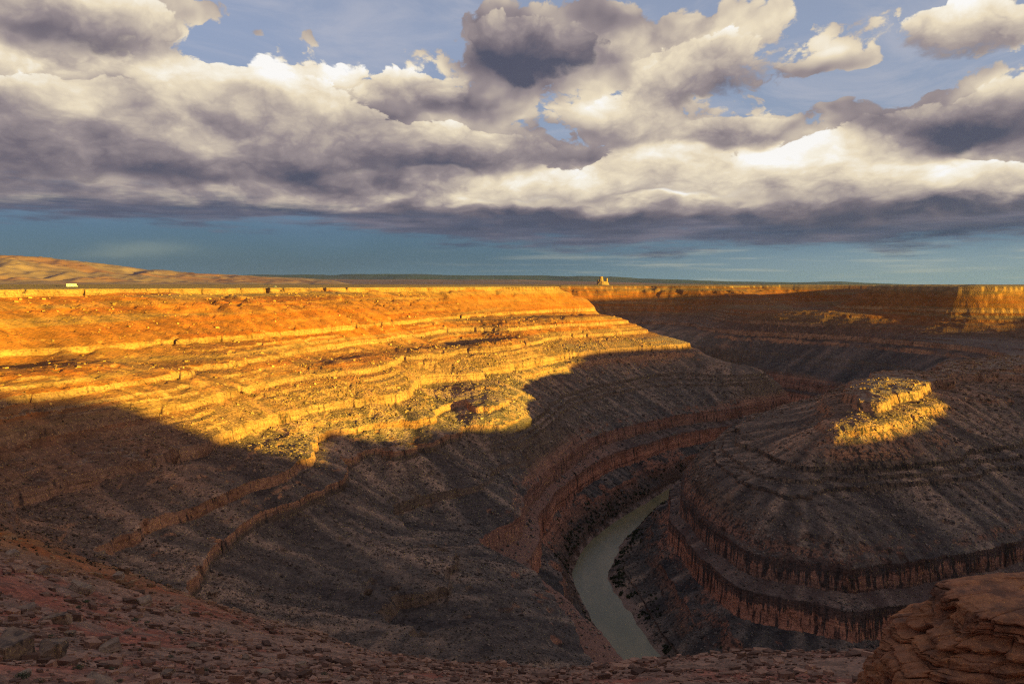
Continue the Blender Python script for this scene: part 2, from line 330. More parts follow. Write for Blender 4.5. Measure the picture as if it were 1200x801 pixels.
GX0, GY0, GS = -1500.0, -500.0, 8.0
GNX, GNY = 450, 510
def RBF(d): return d * d * np.log(d + 1e-6)
def solve_base():
    P = np.array(C, dtype=np.float64)
    # merge near-duplicates
    keep = []
    for i, p in enumerate(P):
        if not keep or np.min((P[keep, 0] - p[0]) ** 2 + (P[keep, 1] - p[1]) ** 2) > 16: keep.append(i)
    P = P[keep]
    X = P[:, :2] / 100.0
    n = len(X)
    d = np.hypot(X[:, None, 0] - X[None, :, 0], X[:, None, 1] - X[None, :, 1])
    K = RBF(d)
    K[np.arange(n), np.arange(n)] += 0.02
    A = np.zeros((n + 3, n + 3)); A[:n, :n] = K; A[:n, n] = 1; A[:n, n + 1:] = X; A[n, :n] = 1; A[n + 1:, :n] = X.T
    w = np.linalg.solve(A, np.concatenate([P[:, 2], [0, 0, 0]]))
    gx = (GX0 + GS * np.arange(GNX)) / 100; gy = (GY0 + GS * np.arange(GNY)) / 100
    S = np.zeros((GNY, GNX))
    for r0 in range(0, GNY, 20):
        yy, xx = np.meshgrid(gy[r0:r0 + 20], gx, indexing='ij')
        q2 = (xx[..., None] - X[:, 0]) ** 2 + (yy[..., None] - X[:, 1]) ** 2
        S[r0:r0 + 20] = (0.5 * q2 * np.log(q2 + 1e-12)) @ w[:n] + w[n] + w[n + 1] * xx + w[n + 2] * yy
    return S
BASE = solve_base()
BASE = np.clip(BASE, -275, 30)
def _blur(G, n):
    for _ in range(n):
        P = np.pad(G, 1, mode='edge')
        G = (P[:-2, 1:-1] + P[2:, 1:-1] + P[1:-1, :-2] + P[1:-1, 2:] + 2 * P[1:-1, 1:-1]) / 6
    return G
_up = sstep(-108, -88, BASE) * (1 - sstep(-12, -4, BASE))
BASE = BASE * (1 - _up) + _blur(BASE, 14) * _up                            # the upper slopes are even talus aprons

def cubic(G, x, y, x0=GX0, y0=GY0, s=GS):
    ny, nx = G.shape
    u = np.clip((x - x0) / s, 1, nx - 3.001); v = np.clip((y - y0) / s, 1, ny - 3.001)
    i = u.astype(np.int64); j = v.astype(np.int64); fu = u - i; fv = v - j
    def wts(f): return [((-0.5 * f + 1) * f - 0.5) * f, (1.5 * f - 2.5) * f * f + 1, ((-1.5 * f + 2) * f + 0.5) * f, (0.5 * f - 0.5) * f * f]
    wu, wv = wts(fu), wts(fv)
    out = 0
    for b in range(4):
        row = 0
        for a in range(4): row = row + wu[a] * G[j + b - 1, i + a - 1]
        out = out + wv[b] * row
    return out
def bilin(G, x, y, x0, y0, s):
    ny, nx = G.shape
    u = np.clip((x - x0) / s, 0, nx - 1.001); v = np.clip((y - y0) / s, 0, ny - 1.001)
    i = u.astype(np.int64); j = v.astype(np.int64); fu = u - i; fv = v - j
    return (G[j, i] * (1 - fu) + G[j, i + 1] * fu) * (1 - fv) + (G[j + 1, i] * (1 - fu) + G[j + 1, i + 1] * fu) * fv

# lines drawn down the fall line: talus chutes (fine) and ribs (coarse)
LX0, LY0, LS, LNX, LNY = -700.0, 20.0, 3.0, 740, 740
def fall_lines():
    yy, xx = np.meshgrid(LY0 + LS * np.arange(LNY), LX0 + LS * np.arange(LNX), indexing='ij')
    gyy, gxx = np.gradient(BASE, GS)
    def march(noise, steps, ds):
        acc = 0.0
        for sgn in (-1, 1):
            x, y = xx.copy(), yy.copy()
            for k in range(steps):
                gx = bilin(gxx, x, y, GX0, GY0, GS); gy = bilin(gyy, x, y, GX0, GY0, GS)
                l = np.hypot(gx, gy) + 1e-5
                acc = acc + noise(x, y) * (1 - k / steps)
                x = x + sgn * gx / l * ds; y = y + sgn * gy / l * ds
        acc = acc - acc.mean()
        return acc / acc.std()
    fine = march(lambda x, y: vnoise(x / 6.5, y / 6.5, 3), 15, 4.5)
    mid = march(lambda x, y: vnoise(x / 15.0, y / 15.0, 5), 12, 8.0)
    big = march(lambda x, y: vnoise(x / 42.0, y / 42.0, 8), 12, 12.0)
    return fine, mid, big
FINE, MID, BIG = fall_lines()

# stratigraphy: (top of cliff, height of cliff); the thin beds are mostly buried under talus
BEDS = [(-4,6.5),(-48,4.6),(-64,4.2),(-80,4.2),(-100,8.0),(-118,6.0),(-132,7.0),(-160,7.0),(-180,14.5),(-199,18.5),(-243,1.2)]
THIN = [(-20,1.4),(-28,1.2),(-37,2.0),(-55.5,1.6),(-59.5,1.2),(-71,1.6),(-75,1.3),(-86,3.0),(-90.5,1.4),(-94.5,1.6),(-111,1.6),(-125,1.5),(-140,2.8),(-144.5,1.8),(-149,2.0),(-170,1.5),(-226,2.0)]
def bed_table(beds):
    sx, sz = [60.0, -3.9], [1.0, -3.95]
    for zt, h in sorted(beds, reverse=True):
        sx += [zt, zt - 0.10 * h]; sz += [zt, zt - h]
    sx += [-250.0, -256.0, -400.0]; sz += [-250.0, -253.5, -254.0]
    return np.array(sx[::-1]), np.array(sz[::-1])
T_MAIN = bed_table(BEDS); T_ALL = bed_table(BEDS + THIN)
T_GORGE = bed_table([(-4,7.0),(-100,9.0),(-180,14.5),(-199,18.5)] + [(-139,3.6),(-144.5,2.6),(-149,2.6)])
def strat(s, T=None): return np.interp(s, *(T or T_MAIN))

#CASTER-BEGIN
# unseen ridge and lowered ground beside the viewpoint, shaped to cast the canyon's shadow line
_VU = [-2000,95,135,146,172,202,218,233,256,280,300,340,365,380,393,416,440,475,500,560,690,744,770,812,832,905,966,1038,1100,1200,1350,1464,1570,1614,1640,1728,1745,1925,2300,2478,2900]
_VV = [6,6,-22,-36,-37,-43,-52,-63,-76,-87,-100,-96,-89,-97,-104,-106,-98,-105,-110,-115.5,-115.5,-113.5,-105,-102,-83,-70,-71,-74,-78,-82,-82,-79,-62,-63,-62,-62,18,13,-8,-22,-26]
def CASTER(x, y, z):
    sx, sy, t = math.sin(SUN_AZ), math.cos(SUN_AZ), math.tan(SUN_EL)
    u = -x * sy + y * sx; a = -(x * sx + y * sy)
    V = np.interp(u, _VU, _VV) - 1.0
    bearing = np.degrees(np.arctan2(x, y)); r = np.hypot(x, y)
    m = sstep(39.5, 45.0, np.abs(bearing) * (x > 0)) * sstep(95, 150, u) * sstep(40, 90, r)
    m2 = sstep(39.5, 45.0, np.abs(bearing)) * sstep(-500, -560, a)
    sky = V - t * a
    zc = z + (np.minimum(z, np.maximum(sky - 6.0, -249.0)) - z) * m
    ridge = sky - 0.55 * np.maximum(np.abs(a + 740) - 26, 0)
    return np.where(m2 > 0, np.maximum(zc, ridge * m2 + zc * (1 - m2)), zc) - z
#CASTER-END
def ground(x, y, full=False, detail=True):
    x = np.asarray(x, dtype=np.float64); y = np.asarray(y, dtype=np.float64)
    r = np.hypot(x, y)
    s = cubic(BASE, x, y)
    # outside the surveyed area: plateau
    edge = np.maximum(np.maximum(sstep(1500, 1900, x), sstep(-1150, -1450, x)), np.maximum(sstep(3000, 3400, y), sstep(-200, -450, y)))
    s = s * (1 - edge) + 22 * edge
    far = sstep(140, 260, r)                      # noise fades in away from the viewpoint
    fine = bilin(FINE, x, y, LX0, LY0, LS) * (1 - 0.75 * sstep(900, 1300, r)); mid = bilin(MID, x, y, LX0, LY0, LS); big = bilin(BIG, x, y, LX0, LY0, LS) * (1 - 0.8 * sstep(1000, 1200, r))
    body = sstep(-245, -225, s) * (1 - sstep(-16, -2, s))
    warp = far * (1 - 0.55 * sstep(1050, 1300, r)) * (3.4 * fbm(x / 70, y / 70, 4, 2) + 1.5 * fbm(x / 14, y / 14, 3, 9))
    s2 = s + warp * (0.6 + 0.4 * body) * (1 - 0.5 * sstep(-110, -85, s)) + far * body * (1.5 * big + 0.6 * mid) * (1 - 0.5 * sstep(-110, -85, s))
    if detail:
        notch = vnoise(x / 6.5, y / 6.5, 21)
        s2 = s2 - far * (1 - 0.8 * sstep(1050, 1300, r)) * 1.3 * np.maximum(0, notch - 0.45) * 3 * sstep(-245, -225, s) * (1 - sstep(-1, 3, s))
    # some beds stand out here, others there; talus buries stretches of them
    n1 = fbm(x / 60, y / 60, 3, 31); n2 = fbm(x / 45, y / 45, 3, 37)
    zc = strat(s2); za = strat(s2, T_ALL)
    zc = zc + (za - zc) * sstep(-0.12, 0.16, n2 + 0.06) * np.maximum(sstep(-124, -120, s2), 1 - sstep(-176, -172, s2))
    # below the thick ledge the slopes east of the bay are mostly talus
    low = sstep(-108, -114, s2) * sstep(-60, 0, x - 0.08 * (y - 400)) * (1 - sstep(-172, -177, s2))
    zg = strat(s2, T_GORGE); zc = zc + (zg - zc) * low
    bury = sstep(0.10, 0.40, n1 + 0.10 * mid + 0.05 * sstep(-75, -60, s2)) * (1 - 0.85 * sstep(-113, -111, s2) * sstep(-95, -98, s2) * sstep(80, 200, x))
    bury = bury * (1 - 0.55 * sstep(-350, -290, x) * sstep(-42, -46, s2))
    bury = np.maximum(bury, 0.8 * sstep(-340, -400, x) * sstep(-120, -90, s2) * sstep(-0.25, 0.0, n1))
    bury = bury * (1 - 0.9 * sstep(-108, -113, s2) * (1 - sstep(-60, 0, x - 0.08 * (y - 400))) * (1 - sstep(480, 560, y)))
    gorge = sstep(-172, -178, s2)
    zs = np.where(s2 > -4, -4, s2); zs = np.maximum(zs, -254)
    trip = low * sstep(-134, -137, s2) * sstep(-154, -151, s2)
    k = bury * 0.93 * (1 - 0.9 * trip) * (1 - 0.75 * gorge) * (1 - 0.55 * sstep(-16, -6, s2)) * far
    z = zc * (1 - k) + zs * k
    z = z + 2.0 * sstep(-2, 18, s2)
    # near ground: a plain rubble slope
    near = 1 - sstep(120, 250, r + 25 * fbm(x / 30, y / 30, 3, 40))
    zn = np.where(s > -4, -2.0 + 0.01 * s, s * 0.98)
    z = z * (1 - near) + zn * near
    if detail:
        steep = body
        z = z + steep * far * (0.35 * fine + 0.3 * fbm(x / 3.2, y / 3.2, 3, 50))
        nr = 1 - sstep(150, 400, r)
        z = z + nr * (sstep(3, 12, r)) * (1.0 * fbm(x / 14, y / 14, 3, 60) * sstep(8, 60, r) + 0.30 * fbm(x / 2.3, y / 2.3, 4, 61, 0.6))
        z = z + 0.35 * fbm(x / 25, y / 25, 4, 70) * sstep(-12, -2, s2) * sstep(30, 80, r)
    z = z + CASTER(x, y, z)
    if full: return z, fine, mid, s2, near
    return z
#TERRAIN-END

# ------------------------------------------------------------ mesh helpers
def tag(o, label=None, cat=None, group=None, kind=None):
    if label: o['label'] = label
    if cat: o['category'] = cat
    if group: o['group'] = group
    if kind: o['kind'] = kind
    return o
def mesh_np(name, V, F, mat, smooth=True, parent=None):
    """V (n,3), F (m,4) or (m,3) numpy arrays -> one object"""
    me = bpy.data.meshes.new(name); k = F.shape[1]
    me.vertices.add(len(V)); me.vertices.foreach_set('co', np.ascontiguousarray(V, dtype=np.float32).ravel())
    me.loops.add(F.size); me.loops.foreach_set('vertex_index', np.ascontiguousarray(F, dtype=np.int32).ravel())
    me.polygons.add(len(F)); me.polygons.foreach_set('loop_start', np.arange(0, F.size, k, dtype=np.int32))
    me.polygons.foreach_set('use_smooth', np.full(len(F), smooth, dtype=bool))
    me.update(calc_edges=True)
    if mat: me.materials.append(mat)
    o = bpy.data.objects.new(name, me); sc.collection.objects.link(o)
    if parent: o.parent = parent
    return o
def attr(o, name, vals):
    a = o.data.attributes.new(name, 'FLOAT', 'POINT'); a.data.foreach_set('value', np.ascontiguousarray(vals, dtype=np.float32).ravel())
def grid_faces(nr, nc, wrap=False):
    c = np.arange(nc if wrap else nc - 1); r = np.arange(nr - 1)
    rr, cc = np.meshgrid(r, c, indexing='ij'); c2 = (cc + 1) % nc
    return np.stack([rr * nc + cc, rr * nc + c2, (rr + 1) * nc + c2, (rr + 1) * nc + cc], -1).reshape(-1, 4)

# ------------------------------------------------------------ materials
def new_mat(name):
    m = bpy.data.materials.new(name); m.use_nodes = True
    t = NT(m.node_tree); b = [n for n in t.n if n.type == 'BSDF_PRINCIPLED'][0]
    b.inputs['Roughness'].default_value = 0.95
    b.inputs['Specular IOR Level'].default_value = 0.15
    return m, t, b
def canyon_material():
    m, t, b = new_mat("canyon_rock")
    pos = t.node('ShaderNodeNewGeometry').outputs['Position']; nrm = t.node('ShaderNodeNewGeometry').outputs['True Normal']
    x, y, z = t.sep(pos); nz = t.sep(nrm)[2]
    at = lambda n: t.node('ShaderNodeAttribute', {'attribute_name': n}).outputs['Fac']
    fine, mid, near = at('chute'), at('rib'), at('near')
    big = t.noise(pos, 0.012, 4, 0.55); med = t.noise(pos, 0.09, 5, 0.6); sml = t.noise(pos, 0.55, 5, 0.65); grit = t.noise(pos, 1.9, 3, 0.7)
    zw = t.m('ADD', z, t.m('MULTIPLY', t.m('SUBTRACT', big, 0.5), 7.0))
    k = t.ss(zw, -256.0, 0.0, kind='LINEAR')
    def zp(v): return (v + 256.0) / 256.0
    # soil and talus by level
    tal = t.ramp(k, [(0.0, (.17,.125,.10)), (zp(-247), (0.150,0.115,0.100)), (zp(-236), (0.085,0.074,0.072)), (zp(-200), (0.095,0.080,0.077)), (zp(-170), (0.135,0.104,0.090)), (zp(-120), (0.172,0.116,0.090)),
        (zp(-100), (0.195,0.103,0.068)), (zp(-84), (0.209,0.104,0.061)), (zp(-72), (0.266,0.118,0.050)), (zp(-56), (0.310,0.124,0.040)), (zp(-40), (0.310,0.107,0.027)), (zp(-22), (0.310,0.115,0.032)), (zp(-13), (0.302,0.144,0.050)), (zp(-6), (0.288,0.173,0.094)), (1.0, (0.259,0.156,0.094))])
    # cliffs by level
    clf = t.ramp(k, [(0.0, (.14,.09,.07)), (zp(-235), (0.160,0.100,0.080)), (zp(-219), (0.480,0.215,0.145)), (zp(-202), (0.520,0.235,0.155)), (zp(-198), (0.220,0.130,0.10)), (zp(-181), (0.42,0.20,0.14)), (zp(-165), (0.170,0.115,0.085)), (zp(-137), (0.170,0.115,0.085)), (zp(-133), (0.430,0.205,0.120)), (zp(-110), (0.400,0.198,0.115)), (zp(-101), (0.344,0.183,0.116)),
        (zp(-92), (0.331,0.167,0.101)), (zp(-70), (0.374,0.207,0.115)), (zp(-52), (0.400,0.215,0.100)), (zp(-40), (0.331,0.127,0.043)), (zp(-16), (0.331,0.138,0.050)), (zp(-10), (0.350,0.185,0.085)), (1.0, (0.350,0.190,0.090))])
    # thin beds within the cliffs and slopes
    zb = t.comb(t.m('MULTIPLY', x, 0.004), t.m('MULTIPLY', y, 0.004), t.m('MULTIPLY', zw, 0.55))
    beds = t.noise(zb, 1.0, 4, 0.6)
    # broad beds that colour the slopes
    zb2 = t.comb(t.m('MULTIPLY', x, 0.003), t.m('MULTIPLY', y, 0.003), t.m('MULTIPLY', z, 0.16))
    beds2 = t.noise(zb2, 1.0, 3, 0.5)
    upper = t.ss(z, -100.0, -60.0)
    tal = t.mix(t.m('MULTIPLY', t.ss(beds2, 0.48, 0.60), t.m('MULTIPLY', upper, 0.75)), tal, (.34, .09, .015))
    tal = t.mix(t.m('MULTIPLY', t.ss(beds2, 0.45, 0.36), t.m('MULTIPLY', upper, 0.5)), tal, (.30, .18, .075))
    tal0 = tal
    # rubble: every stone its own tone
    def stones(scale, rnd=1.0):
        v = t.node('ShaderNodeTexVoronoi', {'feature': 'F1'}, Vector=t.vm('ADD', pos, t.vm('SCALE', t.noise(pos, scale * 0.8, 2, 0.5, color=True), 1.2 / scale * 0.5)), Scale=scale)
        return v.outputs['Distance'], t.sep(v.outputs['Color'])[0]
    dA, cA = stones(0.42); dB, cB = stones(1.3)
    tone = t.m('ADD', t.m('MULTIPLY', cA, 0.5), t.m('MULTIPLY', cB, 0.5))
    tal = t.mix(1.0, tal, t.ramp(tone, [(0.1, (.62,.60,.60)), (0.5, (1.0,1.0,1.0)), (0.85, (1.42,1.38,1.30))]), 'MULTIPLY')
    tal = t.mix(t.m('MULTIPLY', upper, 0.65), tal, tal0)
    ch = t.m('ADD', t.m('MULTIPLY', fine, 0.21), t.m('ADD', t.m('MULTIPLY', mid, 0.10), 0.5), clamp=True)
    lowz = t.ss(z, -90.0, -120.0, 0.35, 1.0)
    chc = t.ramp(ch, [(0.1, (.55,.55,.60)), (0.48, (.95,.95,.95)), (0.9, (2.3,2.0,1.75))])
    tal = t.mix(lowz, tal, t.mix(1.0, tal, chc, 'MULTIPLY'))
    tal = t.mix(1.0, tal, t.ramp(med, [(0.3, (.72,.72,.74)), (0.5, (1,1,1)), (0.7, (1.25,1.2,1.12))]), 'MULTIPLY')
    # dusty benches painted paler for sky light; far amphitheatre rock greyer, its shade deepened in colour; red ledges between the two gorge cliffs
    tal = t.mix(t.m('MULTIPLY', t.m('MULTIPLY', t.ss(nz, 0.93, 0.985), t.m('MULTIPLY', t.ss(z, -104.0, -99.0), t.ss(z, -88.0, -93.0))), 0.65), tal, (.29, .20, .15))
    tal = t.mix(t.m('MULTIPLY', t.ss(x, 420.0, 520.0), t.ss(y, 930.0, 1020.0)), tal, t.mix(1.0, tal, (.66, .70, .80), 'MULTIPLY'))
    tal = t.mix(t.m('MULTIPLY', t.m('MULTIPLY', t.ss(z, -201.0, -198.5), t.ss(z, -190.0, -194.0)), t.m('SUBTRACT', 0.75, t.m('MULTIPLY', t.ss(x, 100.0, 150.0), 0.55))), tal, (.30, .15, .11))
    # low desert scrub: dark specks
    scrub = t.m('MULTIPLY', t.ss(t.noise(pos, 0.85, 2, 0.5), 0.64, 0.70), t.ss(big, 0.35, 0.6, 0.35, 1.0))
    tal = t.mix(t.m('MULTIPLY', scrub, 0.55), tal, (.055, .06, .042))
    clf = t.mix(1.0, clf, t.ramp(beds, [(0.3, (.48,.46,.46)), (0.45, (.95,.95,.95)), (0.6, (1.15,1.12,1.08)), (0.75, (.75,.70,.68))]), 'MULTIPLY')
    # desert varnish running down the cliffs
    vs = t.noise(t.comb(t.m('MULTIPLY', x, 0.33), t.m('MULTIPLY', y, 0.33), t.m('MULTIPLY', z, 0.035)), 1.0, 5, 0.65)
    vk = t.m('MULTIPLY', t.ss(t.m('ADD', vs, t.m('MULTIPLY', t.m('MULTIPLY', t.ss(x, 60.0, 140.0), t.ss(y, 800.0, 650.0)), 0.07)), 0.53, 0.66), t.ss(z, -88.0, -112.0, 0.55, 0.9))
    clf = t.mix(vk, clf, (.045, .038, .038))
    # dark, thin-bedded upper parts of the two gorge cliffs, stained downwards
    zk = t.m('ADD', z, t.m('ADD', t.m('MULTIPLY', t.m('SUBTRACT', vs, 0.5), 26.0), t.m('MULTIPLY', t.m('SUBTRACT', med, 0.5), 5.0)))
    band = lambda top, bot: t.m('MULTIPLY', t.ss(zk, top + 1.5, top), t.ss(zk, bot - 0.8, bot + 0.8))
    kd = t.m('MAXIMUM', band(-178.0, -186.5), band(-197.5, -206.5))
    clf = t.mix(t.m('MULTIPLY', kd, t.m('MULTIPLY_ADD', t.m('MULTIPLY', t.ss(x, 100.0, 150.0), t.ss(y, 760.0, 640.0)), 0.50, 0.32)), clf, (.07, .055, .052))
    clf = t.mix(1.0, clf, t.ramp(t.noise(pos, 0.045, 4, 0.6), [(0.32, (.62,.56,.52)), (0.5, (.95,.93,.92)), (0.68, (1.15,1.12,1.05))]), 'MULTIPLY')
    clf = t.mix(1.0, clf, t.ramp(sml, [(0.34, (.60,.58,.56)), (0.5, (1,1,1)), (0.66, (1.12,1.12,1.1))]), 'MULTIPLY')
    cliff = t.ss(nz, 0.86, 0.66)
    cliff = t.m('MULTIPLY', cliff, t.m('SUBTRACT', 1.0, t.m('MULTIPLY', near, 0.8)))
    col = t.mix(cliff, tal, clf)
    # near slope: red earth with paler rubble
    red = t.mix(t.ss(med, 0.42, 0.60), (.29, .10, .068), (.24, .145, .11))
    red = t.mix(t.ss(t.noise(pos, 0.035, 3, 0.5), 0.46, 0.58), (.26, .155, .115), red)
    red = t.mix(1.0, red, t.ramp(tone, [(0.1, (.6,.6,.6)), (0.5, (1,1,1)), (0.85, (1.5,1.45,1.4))]), 'MULTIPLY')
    red = t.mix(1.0, red, t.ramp(grit, [(0.3, (.7,.7,.7)), (0.5, (1,1,1)), (0.75, (1.35,1.3,1.25))]), 'MULTIPLY')
    col = t.mix(near, col, red)
    # pale sand and mud at the water's edge
    col = t.mix(t.m('MULTIPLY', t.ss(z, -245.5, -248.2), t.ss(med, 0.40, 0.55)), col, (.30, .20, .165))
    # dry grass on the flat plateau
    flat = t.ss(z, -5.2, -4.2)
    col = t.mix(t.m('MULTIPLY', flat, t.m('SUBTRACT', 1.0, near)), col, t.mix(t.ss(med, 0.4, 0.6), (.25, .155, .075), (.29, .17, .085)))
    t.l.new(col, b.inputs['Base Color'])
    hgt = t.m('ADD', t.m('MULTIPLY', t.ss(dA, 0.0, 0.75, 1.0, 0.0), 0.8), t.m('ADD', t.m('MULTIPLY', t.ss(dB, 0.0, 0.75, 1.0, 0.0), 0.28), t.m('ADD', t.m('MULTIPLY', sml, 0.9), t.m('ADD', t.m('MULTIPLY', grit, 0.25), t.m('MULTIPLY', beds, t.m('MULTIPLY', cliff, 1.6))))))
    bp = t.node('ShaderNodeBump', Strength=t.m('MULTIPLY_ADD', upper, -0.35, 0.8), Distance=0.9, Height=hgt)
    t.l.new(bp.outputs[0], b.inputs['Normal'])
    return m
M_CANYON = canyon_material()

# ------------------------------------------------------------ canyon: one sheet out to the horizon
def build_canyon():
    az = np.concatenate([np.arange(-180, -60, 1.5), np.arange(-60, -39.5, 0.25), np.arange(-39.5, 39.5, QA), np.arange(39.5, 60, 0.25), np.arange(60, 180, 1.5)])
    az = np.radians(az)
    def lg(a, b, q): return np.exp(np.linspace(math.log(a), math.log(b), max(2, int(math.log(b / a) / math.log(q)))))[:-1]
    r = np.concatenate([lg(0.6, 25, 1.03), lg(25, 150, 1 + QR * 2.2), lg(150, 1300, 1 + QR), lg(1300, 2700, 1 + QR * 1.5), lg(2700, 60000, 1.05), [60000.0]])
    rr, aa = np.meshgrid(r, az, indexing='ij')
    X = rr * np.sin(aa); Y = rr * np.cos(aa)
    n = X.size; Z = np.empty(n); at = [np.empty(n, np.float32) for _ in range(3)]
    xf, yf = X.ravel(), Y.ravel()
    for i in range(0, n, 400000):
        z, fine, mid, s2, near = ground(xf[i:i + 400000], yf[i:i + 400000], full=True)
        Z[i:i + 400000] = z; at[0][i:i + 400000] = fine; at[1][i:i + 400000] = mid; at[2][i:i + 400000] = near
    V = np.stack([xf, yf, Z], -1)
    F = grid_faces(len(r), len(az), wrap=True)
    # centre cap
    V = np.concatenate([V, [[0, 0, float(ground(np.array([0.0]), np.array([0.0]))[0])]]])
    o = mesh_np('canyon_ground', V, F[:, ::-1], M_CANYON)
    for k, nm in enumerate(('chute', 'rib', 'near')): attr(o, nm, np.append(at[k], 0))
    tag(o, kind='structure')
    print('canyon', n, 'verts', round(time.time() - T00, 1), 's')
    return o
QA, QR = 0.055, 0.0028
build_canyon()

# ------------------------------------------------------------ river
def water_material():
    m, t, b = new_mat("muddy_water")
    pos = t.node('ShaderNodeNewGeometry').outputs['Position']
    c = t.mix(t.ss(t.noise(t.vm('MULTIPLY', pos, (1.0, 0.35, 1.0)), 0.09, 6, 0.6), 0.38, 0.62), (.25, .20, .105), (.185, .16, .082))
    t.l.new(c, b.inputs['Base Color']); b.inputs['Roughness'].default_value = 0.2; b.inputs['Specular IOR Level'].default_value = 0.22
    bp = t.node('ShaderNodeBump', Strength=0.25, Distance=0.3, Height=t.noise(pos, 0.35, 5, 0.6)); t.l.new(bp.outputs[0], b.inputs['Normal'])
    return m
Vw, Fw = [], []
for i, (x, y) in enumerate(RIVER):
    a = RIVER[max(i - 1, 0)]; c = RIVER[min(i + 1, len(RIVER) - 1)]; l = math.hypot(c[0] - a[0], c[1] - a[1])
    nx, ny = -(c[1] - a[1]) / l, (c[0] - a[0]) / l
    Vw += [(x + nx * 36, y + ny * 36, WATER), (x - nx * 36, y - ny * 36, WATER)]
    if i: Fw.append((2 * i - 2, 2 * i - 1, 2 * i + 1, 2 * i))
tag(mesh_np('river', np.array(Vw), np.array(Fw)[:, ::-1], water_material()), kind='structure')

# ------------------------------------------------------------ distant country
def land_material(name, a, b_, c_, sc_=0.004, rough=0.95):
    m, t, b = new_mat(name)
    pos = t.node('ShaderNodeNewGeometry').outputs['Position']
    n = t.noise(pos, sc_, 6, 0.6)
    n2 = t.noise(pos, sc_ * 0.25, 3, 0.5)
    col = t.mix(t.ss(n, 0.40, 0.60), a, b_); col = t.mix(t.ss(n2, 0.48, 0.60), col, c_)
    t.l.new(col, b.inputs['Base Color']); return m
def polar_sheet(name, mat, b0, b1, nb, r0, r1, nr, hf):
    az = np.radians(np.linspace(b0, b1, nb)); r = np.exp(np.linspace(math.log(r0), math.log(r1), nr))
    rr, aa = np.meshgrid(r, az, indexing='ij'); X = rr * np.sin(aa); Y = rr * np.cos(aa)
    Z = hf(X, Y, rr, np.degrees(aa))
    o = mesh_np(name, np.stack([X, Y, Z], -1).reshape(-1, 3), grid_faces(nr, nb)[:, ::-1], mat)
    return tag(o, kind='structure')
def px_b(p): return math.degrees(math.atan((p - 600) / 800))
def hills_h(X, Y, rr, B):
    crest = np.interp(B, [px_b(p) for p in (-400,-100,0,50,110,180,240,300,350,390,430)], [60,44,35.5,32,25,17.5,13,10,8,5,-3]) / 800 * 9000 * np.cos(np.radians(B))
    up = sstep(5200, 9000, rr); w_ = 0.5 + 0.5 * np.cos(np.clip((rr - 9000) / 3800, 0, 1) * math.pi)
    h = crest * up ** 0.9 * w_
    rg = 1 - np.abs(fbm(X / 620 + Y / 2400, Y / 1500, 4, 90)) * 2.2
    rg2 = 1 - np.abs(fbm(X / 260, Y / 420, 3, 95)) * 2.2
    return h + np.clip(crest, 0, 999) * (0.20 * rg + 0.10 * rg2 - 0.26) * sstep(5200, 6500, rr) * (1 - 0.6 * sstep(8200, 9000, rr)) + 1.0 - 14 * (1 - sstep(5000, 5400, rr)) - 30 * sstep(11500, 12500, rr)
polar_sheet('desert_hills', land_material('hill_soil', (.26,.155,.13), (.30,.185,.155), (.28,.13,.105), 0.004), -58, -10, 420, 4800, 12800, 150, hills_h)
def plain_h(X, Y, rr, B):
    top = np.interp(B, [px_b(p) for p in (200,390,430,600,700,760,850)], [5,6.0,5.8,6.3,3.5,1.6,0.3])
    return top / 800 * rr * sstep(11000, 26000, rr) + 40 * fbm(X / 2500, Y / 2500, 4, 97) * sstep(11000, 20000, rr) - 12 + 6
polar_sheet('far_plain', land_material('far_plain_soil', (.20,.10,.115), (.25,.12,.12), (.15,.09,.11), 0.0009), -55, 20, 300, 10500, 30000, 90, plain_h)
def range_h(X, Y, rr, B):
    top = np.interp(B, [px_b(p) for p in (100,300,380,410,480,560,620,700,780,860,930,985,1010,1060,1150)], [9,10,11,11.5,12,11,10,9.5,6.5,3.2,2.6,3.2,2.0,0.5,-1])
    c = top / 800 * 42000 + 2
    h = c * sstep(34000, 42000, rr) ** 0.7
    return h + np.clip(c, 40, 400) * 0.22 * fbm(X / 2300, Y / 2300, 5, 101) * sstep(34500, 38000, rr) - 5
polar_sheet('far_mountains', land_material('far_mountain_forest_hazed', (.04,.05,.07), (.055,.06,.085), (.05,.05,.08), 0.0006), -50, 33, 520, 33500, 43000, 60, range_h)  # forest colour made darker and bluer to stand for cloud shade and haze

# ------------------------------------------------------------ generic pieces
def bm_obj(name, bm, mats, parent=None, smooth=False, loc=None, rot=None):
    me = bpy.data.meshes.new(name); bm.to_mesh(me); bm.free()
    for m_ in (mats if isinstance(mats, (list, tuple)) else [mats]): me.materials.append(m_)
    if smooth: me.polygons.foreach_set('use_smooth', [True] * len(me.polygons))
    o = bpy.data.objects.new(name, me); sc.collection.objects.link(o)
    if parent: o.parent = parent
    if loc: o.location = loc
    if rot: o.rotation_euler = rot
    return o
import bmesh
from mathutils import Matrix
def box(bm, x0, x1, y0, y1, z0, z1, bev=0.0):
    r = bmesh.ops.create_cube(bm, size=1.0, matrix=Matrix.Translation(((x0 + x1) / 2, (y0 + y1) / 2, (z0 + z1) / 2)) @ Matrix.Diagonal((x1 - x0, y1 - y0, z1 - z0, 1)))
    if bev: bmesh.ops.bevel(bm, geom=list({e for v in r['verts'] for e in v.link_edges}), offset=bev, segments=2, affect='EDGES')
def cyl(bm, c, rad, h, axis='X', seg=20):
    rm = Matrix.Rotation(math.pi / 2, 4, 'Y') if axis == 'X' else (Matrix.Rotation(math.pi / 2, 4, 'X') if axis == 'Y' else Matrix.Identity(4))
    bmesh.ops.create_cone(bm, cap_ends=True, segments=seg, radius1=rad, radius2=rad, depth=h, matrix=Matrix.Translation(c) @ rm)
